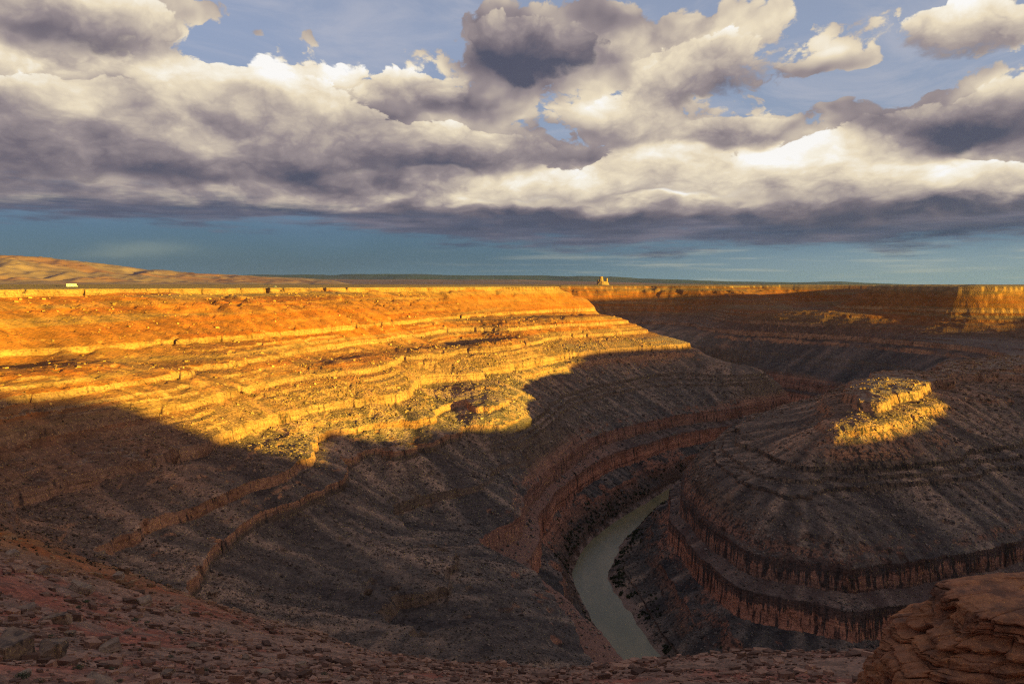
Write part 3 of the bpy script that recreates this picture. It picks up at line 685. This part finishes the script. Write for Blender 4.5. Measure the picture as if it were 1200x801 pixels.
def empty(name, loc, rz=0.0):
    o = bpy.data.objects.new(name, None); sc.collection.objects.link(o); o.location = loc; o.rotation_euler = (0, 0, rz); o.empty_display_size = 0.3; return o
def flat_mat(name, col, rough=0.6, spec=0.3, metal=0.0, var=0.12, scale=3.0):
    m, t, b = new_mat(name)
    pos = t.node('ShaderNodeTexCoord').outputs['Object']
    n = t.noise(pos, scale, 4, 0.6)
    c2 = tuple(min(1, v * (1 + var)) for v in col); c1 = tuple(v * (1 - var) for v in col)
    t.l.new(t.mix(t.ss(n, 0.35, 0.65), c1, c2), b.inputs['Base Color']); b.inputs['Roughness'].default_value = rough
    b.inputs['Specular IOR Level'].default_value = spec; b.inputs['Metallic'].default_value = metal; return m
def gz(x, y): return float(ground(np.array([float(x)]), np.array([float(y)]))[0])

# ------------------------------------------------------------ vehicles parked on the far rim
M_WHITE = flat_mat('white_paint', (.78,.78,.75), 0.35, 0.5); M_GLASS = flat_mat('tinted_glass', (.03,.035,.04), 0.08, 0.6)
M_TYRE = flat_mat('tyre_rubber', (.03,.03,.03), 0.85); M_RIM = flat_mat('wheel_metal', (.5,.5,.5), 0.35, 0.5, 0.6); M_STRIPE = flat_mat('grey_stripe', (.30,.33,.38), 0.5)
M_SILVER = flat_mat('silver_paint', (.46,.47,.48), 0.3, 0.5, 0.3); M_LAMP = flat_mat('lamp_glass', (.6,.55,.5), 0.15, 0.5)
def wheels(root, xs, half, rad):
    for x in xs:
        for s in (-1, 1):
            bm = bmesh.new(); cyl(bm, (x, s * (half - 0.13), rad), rad, 0.26, 'Y', 24); w_ = bm_obj('wheel', bm, M_TYRE, root)
            bm = bmesh.new(); cyl(bm, (x, s * (half - 0.10), rad), rad * 0.55, 0.24, 'Y', 16); bm_obj('rim', bm, M_RIM, w_)
def motorhome(loc, rz):
    r = empty('motorhome', loc, rz); tag(r, 'white motorhome parked on the sunlit plateau above the canyon rim', 'motorhome')
    bm = bmesh.new(); box(bm, -4.6, 2.9, -1.2, 1.2, 0.55, 3.25, 0.08); box(bm, 2.3, 3.9, -1.2, 1.2, 2.0, 3.25, 0.12); bm_obj('body', bm, M_WHITE, r)
    bm = bmesh.new(); box(bm, 2.95, 5.0, -1.05, 1.05, 0.5, 1.25, 0.12); box(bm, 2.92, 4.1, -1.02, 1.02, 1.2, 1.98, 0.15); bm_obj('cab', bm, M_WHITE, r)
    bm = bmesh.new(); box(bm, 4.06, 4.12, -0.9, 0.9, 1.3, 1.85); bm_obj('windscreen', bm, M_GLASS, r)
    for s in (-1, 1):
        for x0, x1 in ((-4.0, -3.0), (-1.9, -0.7), (1.1, 2.1)):
            bm = bmesh.new(); box(bm, x0, x1, s * 1.2 - 0.02, s * 1.2 + 0.02, 1.75, 2.45, 0.01); bm_obj('window', bm, M_GLASS, r)
        bm = bmesh.new(); box(bm, -4.5, 2.8, s * 1.205 - 0.012, s * 1.205 + 0.012, 1.15, 1.35); bm_obj('stripe', bm, M_STRIPE, r)
        bm = bmesh.new(); box(bm, 3.1, 3.85, s * 1.03 - 0.02, s * 1.03 + 0.02, 1.3, 1.85, 0.01); bm_obj('window', bm, M_GLASS, r)
        bm = bmesh.new(); box(bm, 4.98, 5.03, s * 0.75 - 0.16, s * 0.75 + 0.16, 0.85, 1.05, 0.02); bm_obj('headlight', bm, M_LAMP, r)
    bm = bmesh.new(); box(bm, 0.0, 0.75, -1.225, -1.19, 0.65, 2.45, 0.01); bm_obj('door', bm, M_WHITE, r)
    bm = bmesh.new(); box(bm, -2.2, -1.3, -0.4, 0.4, 3.24, 3.5, 0.05); bm_obj('roof_vent', bm, M_WHITE, r)
    wheels(r, (3.9, -2.6), 1.12, 0.42)
def car(loc, rz):
    r = empty('parked_car', loc, rz); tag(r, 'small silver car with dark windows parked at the brink of the sunlit rim', 'car')
    prof = [(-2.25,.45),(-2.3,.85),(-2.05,1.0),(-1.5,1.45),(0.15,1.47),(0.95,1.02),(2.0,.88),(2.25,.65),(2.2,.40)]
    bm = bmesh.new(); L_ = [bm.verts.new((x, -0.88 + (0.14 if z > 1.2 else 0), z)) for x, z in prof]; R_ = [bm.verts.new((x, 0.88 - (0.14 if z > 1.2 else 0), z)) for x, z in prof]
    bm.faces.new(L_); bm.faces.new(R_[::-1])
    for i in range(len(prof)): j = (i + 1) % len(prof); bm.faces.new((L_[j], L_[i], R_[i], R_[j]))
    bmesh.ops.bevel(bm, geom=bm.edges[:], offset=0.05, segments=2, affect='EDGES'); bm_obj('body', bm, M_SILVER, r, True)
    for s in (-1, 1):
        bm = bmesh.new(); vs = [bm.verts.new((x, s * y, z)) for x, y, z in ((-1.75,.895,1.05),(-1.4,.80,1.38),(0.1,.80,1.40),(0.7,.895,1.05))]; bm.faces.new(vs)
        bmesh.ops.solidify(bm, geom=bm.faces[:], thickness=0.02); bm_obj('window', bm, M_GLASS, r)
        bm = bmesh.new(); box(bm, 2.16, 2.24, s * 0.6 - 0.15, s * 0.6 + 0.15, 0.66, 0.8, 0.02); bm_obj('headlight', bm, M_LAMP, r)
    wheels(r, (1.4, -1.35), 0.88, 0.33)
mx, my = (86 - 600) / 800 * 700, 700.0
motorhome((mx, my, gz(mx, my) - 0.05), R(14))
qx, qy = (323 - 600) / 800 * 930, 930.0
car((qx, qy, gz(qx, qy) - 0.03), R(-6))

# ------------------------------------------------------------ rock material with its own beds
def rock_material(name, a, b_, dark, beds_scale=2.2, tilt=(0.0, 0.0), varnish=0.5, bump=0.12):
    m, t, b = new_mat(name)
    pos = t.node('ShaderNodeTexCoord').outputs['Object']; x, y, z = t.sep(pos)
    zt = t.m('ADD', z, t.m('ADD', t.m('MULTIPLY', x, -tilt[0]), t.m('MULTIPLY', y, -tilt[1])))
    n = t.noise(pos, 1.1, 6, 0.6); n2 = t.noise(pos, 5.0, 6, 0.65); n3 = t.noise(pos, 22.0, 4, 0.7)
    beds = t.noise(t.comb(t.m('MULTIPLY', x, 0.12), t.m('MULTIPLY', y, 0.12), t.m('MULTIPLY', t.m('ADD', zt, t.m('MULTIPLY', n, 0.3)), beds_scale)), 1.0, 6, 0.65)
    col = t.mix(t.ss(n, 0.38, 0.62), a, b_)
    col = t.mix(1.0, col, t.ramp(beds, [(0.3, (.55,.52,.52)), (0.5, (1,1,1)), (0.7, (1.25,1.2,1.15))]), 'MULTIPLY')
    col = t.mix(1.0, col, t.ramp(n2, [(0.3, (.65,.62,.62)), (0.5, (1,1,1)), (0.72, (1.3,1.25,1.2))]), 'MULTIPLY')
    col = t.mix(t.m('MULTIPLY', t.ss(t.noise(t.comb(t.m('MULTIPLY', x, 1.4), t.m('MULTIPLY', y, 1.4), t.m('MULTIPLY', z, 0.4)), 1.0, 5, 0.6), 0.5, 0.66), varnish), col, dark)
    up = t.sep(t.node('ShaderNodeNewGeometry').outputs['Normal'])[2]
    col = t.mix(t.m('MULTIPLY', t.ss(up, 0.6, 0.95), 0.15), col, (.28, .18, .14))
    t.l.new(col, b.inputs['Base Color'])
    h = t.m('ADD', t.m('MULTIPLY', beds, 1.3), t.m('ADD', t.m('MULTIPLY', n2, 0.7), t.m('MULTIPLY', n3, 0.22)))
    t.l.new(t.node('ShaderNodeBump', Strength=0.9, Distance=bump, Height=h).outputs[0], b.inputs['Normal']); return m
M_OUTCROP = rock_material('red_sandstone', (.47,.19,.085), (.36,.15,.08), (.09,.052,.042), 3.2, (0.17, 0.0), 0.65, 0.13)
M_TAN = rock_material('tan_sandstone', (.34,.235,.165), (.28,.18,.13), (.09,.07,.06), 2.6, (0.1, 0.0), 0.45, 0.05)
M_BROWN = rock_material('varnished_sandstone', (.20,.135,.10), (.30,.19,.12), (.035,.03,.03), 2.2, (0.0, 0.1), 0.8, 0.05)

# ------------------------------------------------------------ layered outcrop at the right of the foreground
def outcrop():
    cx, cy = 20.0, 19.3
    zp_ = np.array([-24,-20,-16,-13.0,-11.8,-11.3,-11.0,-10.65,-10.5,-10.3,-10.1,-9.9,-9.8,-9.72,-9.6,-9.3,-9.0,-8.9,-8.8,-8.7])
    rx_ = np.array([12.4,12.0,11.3,10.7,10.3,10.1,10.0,9.68,9.8,9.82,9.75,9.5,9.3,8.95,8.8,8.7,8.5,8.25,7.6,6.8]) - 1.25
    ry_ = np.array([5.0,4.4,3.4,2.7,2.4,2.3,2.25,2.1,2.15,2.15,2.1,2.0,1.95,1.75,1.75,1.8,1.75,1.65,1.5,1.3])
    nt, nz, nc = 1500, 620, 60
    zs = np.interp(np.linspace(0, 1, nz), [0, 0.12, 1], [-24, -13.5, -8.7])
    th = np.linspace(0, 2 * math.pi, nt, endpoint=False)
    TT, ZZ = np.meshgrid(th, zs)
    rx = np.interp(ZZ, zp_, rx_); ry = np.interp(ZZ, zp_, ry_)
    p = 3.6; c, s = np.cos(TT), np.sin(TT)
    k = (np.abs(c) ** p + np.abs(s) ** p) ** (-1 / p)
    X = rx * c * k; Y = ry * s * k
    arc = TT * 8.0
    wob = fbm(np.cos(TT) * 3, np.sin(TT) * 3 + ZZ * 0.15, 3, 110)
    lay = ZZ - 0.16 * (X + 8) + 0.35 * wob                                 # beds climb gently to the right
    # each bed stands out or back a little; open joints between them; blocks split by upright cracks
    lay = lay + 0.12 * fbm(arc * 0.35, ZZ * 0.4, 3, 111)
    q1 = lay * 1.25; c1 = np.floor(q1); f1 = q1 - c1
    q2 = lay * 4.3 + 0.4 * fbm(arc * 0.25, c1, 2, 113); c2 = np.floor(q2); f2 = q2 - c2
    bedh = vnoise(c1 * 3.7 + 0.02 * arc, arc * 0.10 + c1 * 5.1, 112) * 0.46 + vnoise(c2 * 2.3, arc * 0.30 + c2 * 1.7, 114) * 0.20
    joint = lambda f, w_: np.exp(-(np.minimum(f, 1 - f) / w_) ** 2)
    gate1 = sstep(-0.15, 0.10, vnoise(arc * 0.22, c1 * 9.1, 115) + 0.12); gate2 = sstep(-0.05, 0.20, vnoise(arc * 0.4, c2 * 5.3, 116))
    crack = 0.68 * gate1 * joint(f1, 0.08) + 0.26 * gate2 * joint(f2, 0.13)
    crack = crack + 0.75 * np.exp(-((lay + 10.05) / 0.09) ** 2) * sstep(-0.3, 0.1, vnoise(arc * 0.3, ZZ * 0, 117) + 0.25)
    vq = arc * 0.62 + vnoise(c1 * 7.7, arc * 0 + 1.5, 121) * 3 + 0.22 * fbm(arc * 0.8, ZZ * 1.6, 3, 125); vf = vq - np.floor(vq)
    vert = joint(vf, 0.035) * sstep(-0.1, 0.15, vnoise(np.floor(vq + 0.5) * 3.3, c1 * 4.1, 126))
    round_ = 0.16 * (np.minimum(f1, 1 - f1) * 2) ** 0.5
    rough = 0.30 * fbm(arc * 0.55, ZZ * 1.1, 4, 130) + 0.13 * fbm(arc * 2.4, ZZ * 5.5, 5, 134, 0.62)
    off = bedh + round_ + rough - crack - 0.30 * vert
    fade = 1 - 0.6 * sstep(-9.0, -8.7, ZZ)
    rr = np.hypot(X, Y); X = X * (1 + off * fade / rr); Y = Y * (1 + off * fade / rr)
    V = [np.stack([X, Y, ZZ + 0.05 * fbm(arc, ZZ * 3, 3, 138) * (ZZ > -22)], -1).reshape(-1, 3)]
    x1, y1 = X[-1], Y[-1]
    for i in range(1, nc + 1):                                              # the top, slightly domed and broken into slabs
        f = 1 - i / nc; xx, yy = x1 * f, y1 * f
        zz = -8.7 + 0.10 * (1 - f ** 2) + 0.10 * fbm(xx * 0.5, yy * 0.8, 4, 140) * min(1, i / 6) + 0.05 * np.floor(3 * vnoise(xx * 0.35 + yy * 0.2, yy * 0.5, 143)) * min(1, i / 4)
        V.append(np.stack([xx, yy, zz], -1))
    V = np.concatenate(V)
    o = mesh_np('sandstone_outcrop', V, grid_faces(nz + nc, nt, wrap=True), M_OUTCROP)
    o.location = (cx, cy, -0.15)
    tag(o, 'big reddish layered sandstone outcrop with open cracks, close by at the lower right corner', 'rock outcrop')
outcrop()

# ------------------------------------------------------------ boulders: cut blocks with worn corners
from mathutils import noise as mnoise
def boulder_mesh(seed, dims, cuts=5, wear=0.10, sub=3):
    rnd = random.Random(seed); bm = bmesh.new()
    bmesh.ops.create_cube(bm, size=1.0)
    for _ in range(cuts):
        n = Vector((rnd.uniform(-1, 1), rnd.uniform(-1, 1), rnd.uniform(-.7, 1))).normalized()
        g = bm.verts[:] + bm.edges[:] + bm.faces[:]
        d = rnd.uniform(0.42, 0.58)
        r = bmesh.ops.bisect_plane(bm, geom=g, plane_co=n * d, plane_no=n, clear_outer=True)
        ed = [e for e in bm.edges if e.is_boundary]
        if ed: bmesh.ops.contextual_create(bm, geom=ed)
    bmesh.ops.bevel(bm, geom=bm.edges[:], offset=wear * 0.45, segments=2, affect='EDGES', clamp_overlap=True)
    bmesh.ops.triangulate(bm, faces=bm.faces[:]); bmesh.ops.subdivide_edges(bm, edges=[e for e in bm.edges if e.calc_length() > 0.12], cuts=sub, use_grid_fill=True)
    bmesh.ops.triangulate(bm, faces=bm.faces[:])
    for v in bm.verts:
        p = v.co * 2.3 + Vector((seed * 3.1, 0, 0))
        f = mnoise.fractal(p, 0.8, 2.1, 4) * 0.05 + (0.03 * math.sin((v.co.z + 0.15 * v.co.x) * 23 + seed) if abs(v.normal.z) < 0.6 else 0)
        v.co += v.co.normalized() * f
        v.co = Vector((v.co.x * dims[0], v.co.y * dims[1], v.co.z * dims[2]))
    return bm
def sight(px, py, rmax=420.0):
    """where a sight line meets the ground"""
    dx, dy, dz = ray(px, py); r = np.exp(np.linspace(math.log(6), math.log(rmax), 1500)); L = math.hypot(dx, dy)
    xs, ys = dx / L * r, dy / L * r; z = ground(xs, ys); h = np.nonzero(z >= dz / L * r)[0]
    i = h[0] if len(h) else len(r) - 1
    return xs[i], ys[i], z[i], r[i]
def put_boulder(name, seed, px, py, wpx, ratio, mat, label, cat='boulder', rz=0.0, tilt=(0, 0), sink=0.25, group=None, cuts=5):
    x, y, z, r = sight(px, py)
    w_ = wpx / 800 * r
    d = (w_, w_ * ratio[0], w_ * ratio[1])
    o = bm_obj(name, boulder_mesh(seed, d, cuts), mat, None, False)
    o.location = (x, y, z + d[2] * (0.5 - sink)); o.rotation_euler = (R(tilt[0]), R(tilt[1]), R(rz))
    tag(o, label, cat, group)
    return o
put_boulder('boulder', 3, 12, 770, 32, (0.9, 0.85), M_BROWN, 'squared brown sandstone block with a pale top, cut by the left edge of the photo', rz=-22, tilt=(3, 4), cuts=3)
put_boulder('boulder', 8, 62, 772, 24, (0.9, 1.0), M_BROWN, 'dark varnished boulder with an orange right side, standing beside the squared brown block', rz=28, tilt=(-8, 10), cuts=4)
put_boulder('boulder', 12, 68, 730, 22, (0.7, 0.6), M_BROWN, 'small dark boulder with a tan rounded side, upslope of the two big blocks', rz=15, tilt=(0, -8))
put_boulder('rock_slab', 17, 115, 803, 34, (0.6, 0.32), M_TAN, 'pale flat slab tilted in the rubble at the bottom edge, right of the two big blocks', 'rock slab', rz=-12, tilt=(4, 8), sink=0.3, cuts=4)
put_boulder('rock_slab', 21, 128, 762, 20, (0.8, 0.5), M_TAN, 'grey brown slab with a dark notch on its left side, in the red rubble', 'rock slab', rz=35, tilt=(10, -6))
put_boulder('rock_slab', 24, 312, 790, 18, (0.6, 0.4), M_TAN, 'light slab lying alone in the purple red rubble near the bottom edge', 'rock slab', rz=-30, tilt=(6, 5))
put_boulder('boulder', 29, 170, 708, 14, (0.8, 0.7), M_TAN, 'pale boulder by itself on the red slope above the pale slabs', rz=50)
put_boulder('boulder', 33, 95, 692, 22, (0.7, 0.5), M_TAN, 'brown angular boulder in the band of rubble above the red earth patch', rz=10, tilt=(5, 12))

_rb = random.Random(77)
for i, (px, py, wpx) in enumerate([(33,716,13),(150,742,10),(205,716,10),(228,760,12),(262,742,9),(288,772,11),(352,782,12),(196,790,13),(30,790,12),(82,745,9),(140,678,11),(48,672,12),(12,650,13),(118,652,10),(410,796,10),(250,698,9)]):
    put_boulder('loose_block', 60 + i, px, py, wpx, (_rb.uniform(.6, .95), _rb.uniform(.4, .75)), (M_TAN, M_BROWN)[i % 2], 'medium sized angular block lying loose among the red rubble at the lower left', 'rock', rz=_rb.uniform(0, 180), tilt=(_rb.uniform(-9, 9), _rb.uniform(-9, 9)), group='medium loose blocks on the red rubble slope')

# ------------------------------------------------------------ the castle-like butte standing on the far rim
def butte():
    bx, by = (706 - 600) / 800 * 2190, 2190.0
    z0 = gz(bx, by); r = empty('rock_butte', (bx, by, z0)); tag(r, 'small castle-like butte of tan rock standing alone on the far rim', 'butte')
    def tower(name, cx_, cy_, rx, ry, h, seed):
        nt, nz = 72, 40; th = np.linspace(0, 2 * math.pi, nt, endpoint=False); zz = np.linspace(-3, h, nz)
        T_, Z_ = np.meshgrid(th, zz); q = np.clip(Z_ / h, 0, 1)
        f = 1.0 - 0.35 * q ** 0.8 + 0.16 * fbm(np.cos(T_) * 2 + seed, np.sin(T_) * 2 + Z_ * 0.05, 4, seed) + 0.05 * vnoise(Z_ * 0.45, Z_ * 0, seed)
        X_ = cx_ + rx * np.cos(T_) * f; Y_ = cy_ + ry * np.sin(T_) * f
        V = np.stack([X_, Y_, Z_ + 0.8 * vnoise(np.cos(T_) * 3, np.sin(T_) * 3, seed) * (q > 0.9)], -1).reshape(-1, 3)
        V = np.concatenate([V, [[cx_, cy_, h + 0.6]]]); F = grid_faces(nz, nt, True); n0 = (nz - 1) * nt
        cap = np.array([[n0 + i, n0 + (i + 1) % nt, len(V) - 1, len(V) - 1] for i in range(nt)])
        me = bpy.data.meshes.new(name); me.from_pydata(V.tolist(), [], F.tolist() + [c_[:3].tolist() for c_ in cap]); me.materials.append(M_BUTTE)
        o = bpy.data.objects.new(name, me); sc.collection.objects.link(o); o.parent = r
    tower('base', 0, 0, 21, 14, 11, 201); tower('tower', -5, 0, 8.5, 8, 26, 205); tower('tower', 12.5, 1, 4.5, 5.5, 21, 209); tower('buttress', -13, 2, 6, 6, 17, 213)
M_BUTTE = rock_material('tan_butte_rock', (.30,.18,.11), (.25,.14,.09), (.12,.07,.06), 0.35, (0, 0), 0.3, 0.6)
butte()

# ------------------------------------------------------------ desert shrubs on the near slope
M_LEAF = flat_mat('grey_green_leaves', (.085,.10,.06), 0.9, 0.1, 0, 0.35, 9.0); M_TWIG = flat_mat('dry_twigs', (.16,.12,.09), 0.95, 0.1)
def shrub_proto(seed):
    rs = np.random.RandomState(seed); r = empty('desert_shrub', (0, 0, 0))
    n = 900; d = rs.normal(size=(n, 3)); d /= np.linalg.norm(d, axis=1)[:, None]; d[:, 2] = np.abs(d[:, 2])
    rad = rs.uniform(0.45, 1.0, n)[:, None] * (1 + 0.3 * np.array([mnoise.noise(Vector(q * 2.5 + seed)) for q in d]))[:, None]
    P = d * rad * np.array([0.5, 0.5, 0.42]); P[:, 2] += 0.03
    a = rs.normal(size=(n, 3)); a /= np.linalg.norm(a, axis=1)[:, None]; b = np.cross(a, rs.normal(size=(n, 3))); b /= np.linalg.norm(b, axis=1)[:, None]
    s = rs.uniform(0.02, 0.045, n)[:, None]; Vv = np.stack([P - a * s, P + b * s * 0.5, P + a * s, P - b * s * 0.5], 1).reshape(-1, 3)
    lf = mesh_np('foliage', Vv, np.arange(n * 4).reshape(-1, 4), M_LEAF, False, r)
    bm = bmesh.new()
    for _ in range(16):
        t_ = rs.uniform(0, 2 * math.pi); e = rs.uniform(0.5, 1.3); v = Vector((math.cos(t_) * math.cos(e), math.sin(t_) * math.cos(e), math.sin(e)))
        L_ = rs.uniform(0.25, 0.42)
        bmesh.ops.create_cone(bm, cap_ends=False, segments=5, radius1=0.012, radius2=0.004, depth=L_, matrix=Matrix.Translation(v * L_ / 2) @ v.to_track_quat('Z', 'Y').to_matrix().to_4x4())
    bm_obj('stem', bm, M_TWIG, r); return r
protos = [shrub_proto(s) for s in (5, 6)]; used = [False, False]
SHRUBS = [(92,783,13,'round green shrub just above the pale flat slab at the bottom edge'),(25,795,17,'low spreading grey green shrub below the squared brown block'),(45,799,12,'small dark shrub at the bottom edge, second from the left corner'),(130,784,9,None),(58,747,10,'small shrub between the small dark boulder and the two big blocks'),(100,706,10,None),(158,727,9,None),(172,730,8,None),(163,762,7,None),(118,796,7,None),(140,798,8,None),(210,742,8,None),(240,786,9,None),(92,712,8,None),(268,716,8,None),(330,768,9,None),(380,790,9,None),(470,790,9,None),(200,770,8,None),(14,742,8,None)]
for i, (px, py, wpx, lab) in enumerate(SHRUBS):
    x, y, z, rr_ = sight(px, py); k = i % 2; src = protos[k]
    if not used[k]: o = src; used[k] = True
    else:
        o = src.copy(); sc.collection.objects.link(o)
        for ch in list(src.children):
            c_ = ch.copy(); c_.parent = o; sc.collection.objects.link(c_)
    s_ = wpx / 800 * rr_; o.location = (x, y, z - 0.03); o.scale = (s_, s_, s_ * random.uniform(.7, .95)); o.rotation_euler = (0, 0, random.uniform(0, 6))
    tag(o, lab or 'small grey green desert shrub scattered over the red rubble slope', 'shrub', 'shrubs on the red rubble slope')

# ------------------------------------------------------------ loose stones and blocks (rubble nobody could count)
def stones_material():
    m, t, b = new_mat('loose_stone')
    pos = t.node('ShaderNodeNewGeometry').outputs['Position']; z = t.sep(pos)[2]
    tone = t.node('ShaderNodeAttribute', {'attribute_name': 'tone'}).outputs['Fac']; near = t.node('ShaderNodeAttribute', {'attribute_name': 'near'}).outputs['Fac']
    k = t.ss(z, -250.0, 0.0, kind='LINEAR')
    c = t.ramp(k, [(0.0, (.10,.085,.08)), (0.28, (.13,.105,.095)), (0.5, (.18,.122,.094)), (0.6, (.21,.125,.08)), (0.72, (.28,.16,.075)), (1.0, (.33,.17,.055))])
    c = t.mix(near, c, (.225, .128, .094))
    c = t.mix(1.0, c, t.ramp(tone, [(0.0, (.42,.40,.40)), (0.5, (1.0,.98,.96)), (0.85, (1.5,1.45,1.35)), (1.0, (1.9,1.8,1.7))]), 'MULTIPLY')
    c = t.mix(1.0, c, t.ramp(t.noise(pos, 2.5, 4, 0.6), [(0.3, (.75,.75,.75)), (0.7, (1.2,1.2,1.2))]), 'MULTIPLY')
    t.l.new(c, b.inputs['Base Color']); return m
CUBE = np.array([[-1,-1,-1],[1,-1,-1],[1,1,-1],[-1,1,-1],[-1,-1,1],[1,-1,1],[1,1,1],[-1,1,1]], float) * 0.5
CF = np.array([[0,3,2,1],[4,5,6,7],[0,1,5,4],[1,2,6,5],[2,3,7,6],[3,0,4,7]])
def scatter(name, n, b0, b1, r0, r1, kmin, kmax, kpow, cap, seed, keep, mat, label=None):
    rs = np.random.RandomState(seed)
    az = np.radians(rs.uniform(b0, b1, n)); r = np.exp(rs.uniform(math.log(r0), math.log(r1), n))
    x, y = r * np.sin(az), r * np.cos(az)
    size = np.minimum(r * kmin * (1 - rs.rand(n) * (1 - (kmin / kmax) ** kpow)) ** (-1 / kpow), cap * rs.uniform(.6, 1, n))
    e = 2.0
    z, fine, mid, s2, near = ground(x, y, full=True); gx = (ground(x + e, y) - z) / e; gy = (ground(x, y + e) - z) / e
    m = (z > -248.5) & keep(x, y, z, np.hypot(gx, gy), mid, fine, near, rs)
    x, y, z, size, gx, gy, near = [q[m] for q in (x, y, z, size, gx, gy, near)]; n = len(x)
    J = CUBE[None] * (1 + rs.uniform(-.38, .30, (n, 8, 3))); J = J * (size[:, None] * np.stack([rs.uniform(.8, 1.4, n), rs.uniform(.6, 1.0, n), rs.uniform(.3, 1.0, n)], 1))[:, None, :]
    a = rs.uniform(0, 6.283, n); ca, sa = np.cos(a)[:, None], np.sin(a)[:, None]
    X_ = J[..., 0] * ca - J[..., 1] * sa; Y_ = J[..., 0] * sa + J[..., 1] * ca
    Z_ = J[..., 2] + 0.5 * (np.clip(gx, -.8, .8)[:, None] * X_ + np.clip(gy, -.8, .8)[:, None] * Y_)
    V = np.stack([X_ + x[:, None], Y_ + y[:, None], Z_ + (z + 0.12 * size)[:, None]], -1).reshape(-1, 3)
    F = (np.arange(n)[:, None, None] * 8 + CF[None]).reshape(-1, 4)
    o = mesh_np(name, V, F, mat, False)
    attr(o, 'tone', np.repeat(rs.rand(n), 8)); attr(o, 'near', np.repeat(near, 8)); tag(o, label, None, kind='stuff')
    print(name, n); return o
M_STONE = stones_material()
def keep_talus(x, y, z, g, mid, fine, near, rs):
    d = 0.45 + 0.35 * np.tanh(mid) + 0.25 * fbm(x / 30, y / 30, 3, 300) * 2
    return (g < 1.3) & (z < -9) & (rs.rand(len(x)) < np.clip(d, 0.08, 1.0) * (1 - 0.88 * sstep(-95, -70, z))) & (near < 0.6)
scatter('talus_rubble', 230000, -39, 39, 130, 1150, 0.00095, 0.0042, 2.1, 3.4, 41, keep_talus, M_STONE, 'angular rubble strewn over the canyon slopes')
scatter('near_rubble', 34000, -39, 39, 28, 240, 0.0018, 0.018, 1.45, 2.0, 43, lambda x, y, z, g, mid, fine, near, rs: (near > 0.35) & (rs.rand(len(x)) < np.clip(0.5 + 1.1 * fbm(x / 9, y / 9, 3, 305), 0.08, 1)), M_STONE, 'reddish stones strewn over the slope below the viewpoint')

# ------------------------------------------------------------ scrub along the river and low scrub on the slopes
def scrub(name, n, place, smin, smax, seed, mat, label, leaves=26):
    rs = np.random.RandomState(seed); x, y = place(rs, n); z = ground(x, y); m = z > -249.3; x, y, z = x[m], y[m], z[m]; n = len(x)
    s = rs.uniform(smin, smax, n); d = rs.normal(size=(n, leaves, 3)); d /= np.linalg.norm(d, axis=2)[..., None]; d[..., 2] = np.abs(d[..., 2])
    P = d * rs.uniform(.3, 1, (n, leaves, 1)) * s[:, None, None] * np.array([.6, .6, .7]) + np.stack([x, y, z], 1)[:, None]
    a = rs.normal(size=(n, leaves, 3)) * s[:, None, None] * 0.16; b = rs.normal(size=(n, leaves, 3)) * s[:, None, None] * 0.16
    V = np.stack([P - a, P + b, P + a, P - b], 2).reshape(-1, 3)
    o = mesh_np(name, V, np.arange(len(V)).reshape(-1, 4), mat, False); tag(o, label, kind='stuff'); return o
def river_side(rs, n):
    rp = np.array(RIVER); rp = rp[(rp[:, 1] > 300) & (rp[:, 1] < 1000) & (rp[:, 0] < 420)]
    i = rs.randint(0, len(rp) - 1, n); f = rs.rand(n)[:, None]; p = rp[i] * (1 - f) + rp[i + 1] * f; t_ = rp[i + 1] - rp[i]; t_ /= np.linalg.norm(t_, axis=1)[:, None]
    side = np.where(rs.rand(n) < 0.7, 1, -1); off = 17 + np.abs(rs.normal(0, 9, n)); q = p + np.stack([t_[:, 1], -t_[:, 0]], 1) * (side * -1 * off * -1)[:, None]
    k = vnoise(q[:, 0] / 22, q[:, 1] / 22, 401) + 0.5 * vnoise(q[:, 0] / 8, q[:, 1] / 8, 402) > 0.05
    return q[k, 0], q[k, 1]
M_TAM = flat_mat('tamarisk_leaves', (.05,.055,.032), 0.95, 0.05, 0, 0.4, 0.3)
scrub('riverside_scrub', 5200, river_side, 0.8, 2.6, 51, M_TAM, 'dark green scrub in a ragged band along the river banks')
def slopes(rs, n):
    az = np.radians(rs.uniform(-39, 39, n)); r = np.exp(rs.uniform(math.log(190), math.log(900), n)); return r * np.sin(az), r * np.cos(az)
scrub('slope_scrub', 8000, slopes, 0.5, 1.1, 53, flat_mat('dry_scrub_leaves', (.075,.06,.042), 0.95, 0.05, 0, 0.4, 0.4), 'small dark desert scrub dotted over the slopes', 12)

# ------------------------------------------------------------ the air
HAZE = 1
def haze_box():
    bm = bmesh.new(); box(bm, -62000, 62000, -62000, 62000, -256, 900)
    m = bpy.data.materials.new('haze_air'); m.use_nodes = True; t = m.node_tree; t.nodes.clear()
    v = t.nodes.new('ShaderNodeVolumePrincipled'); v.inputs['Color'].default_value = (0.50, 0.72, 1.0, 1); v.inputs['Density'].default_value = 6e-6; v.inputs['Anisotropy'].default_value = 0.7
    out = t.nodes.new('ShaderNodeOutputMaterial'); t.links.new(v.outputs[0], out.inputs['Volume'])
    o = bm_obj('haze', bm, m); tag(o, 'thin blue haze over the far country', kind='stuff')
if HAZE: haze_box()
print('script', round(time.time() - T00, 1))
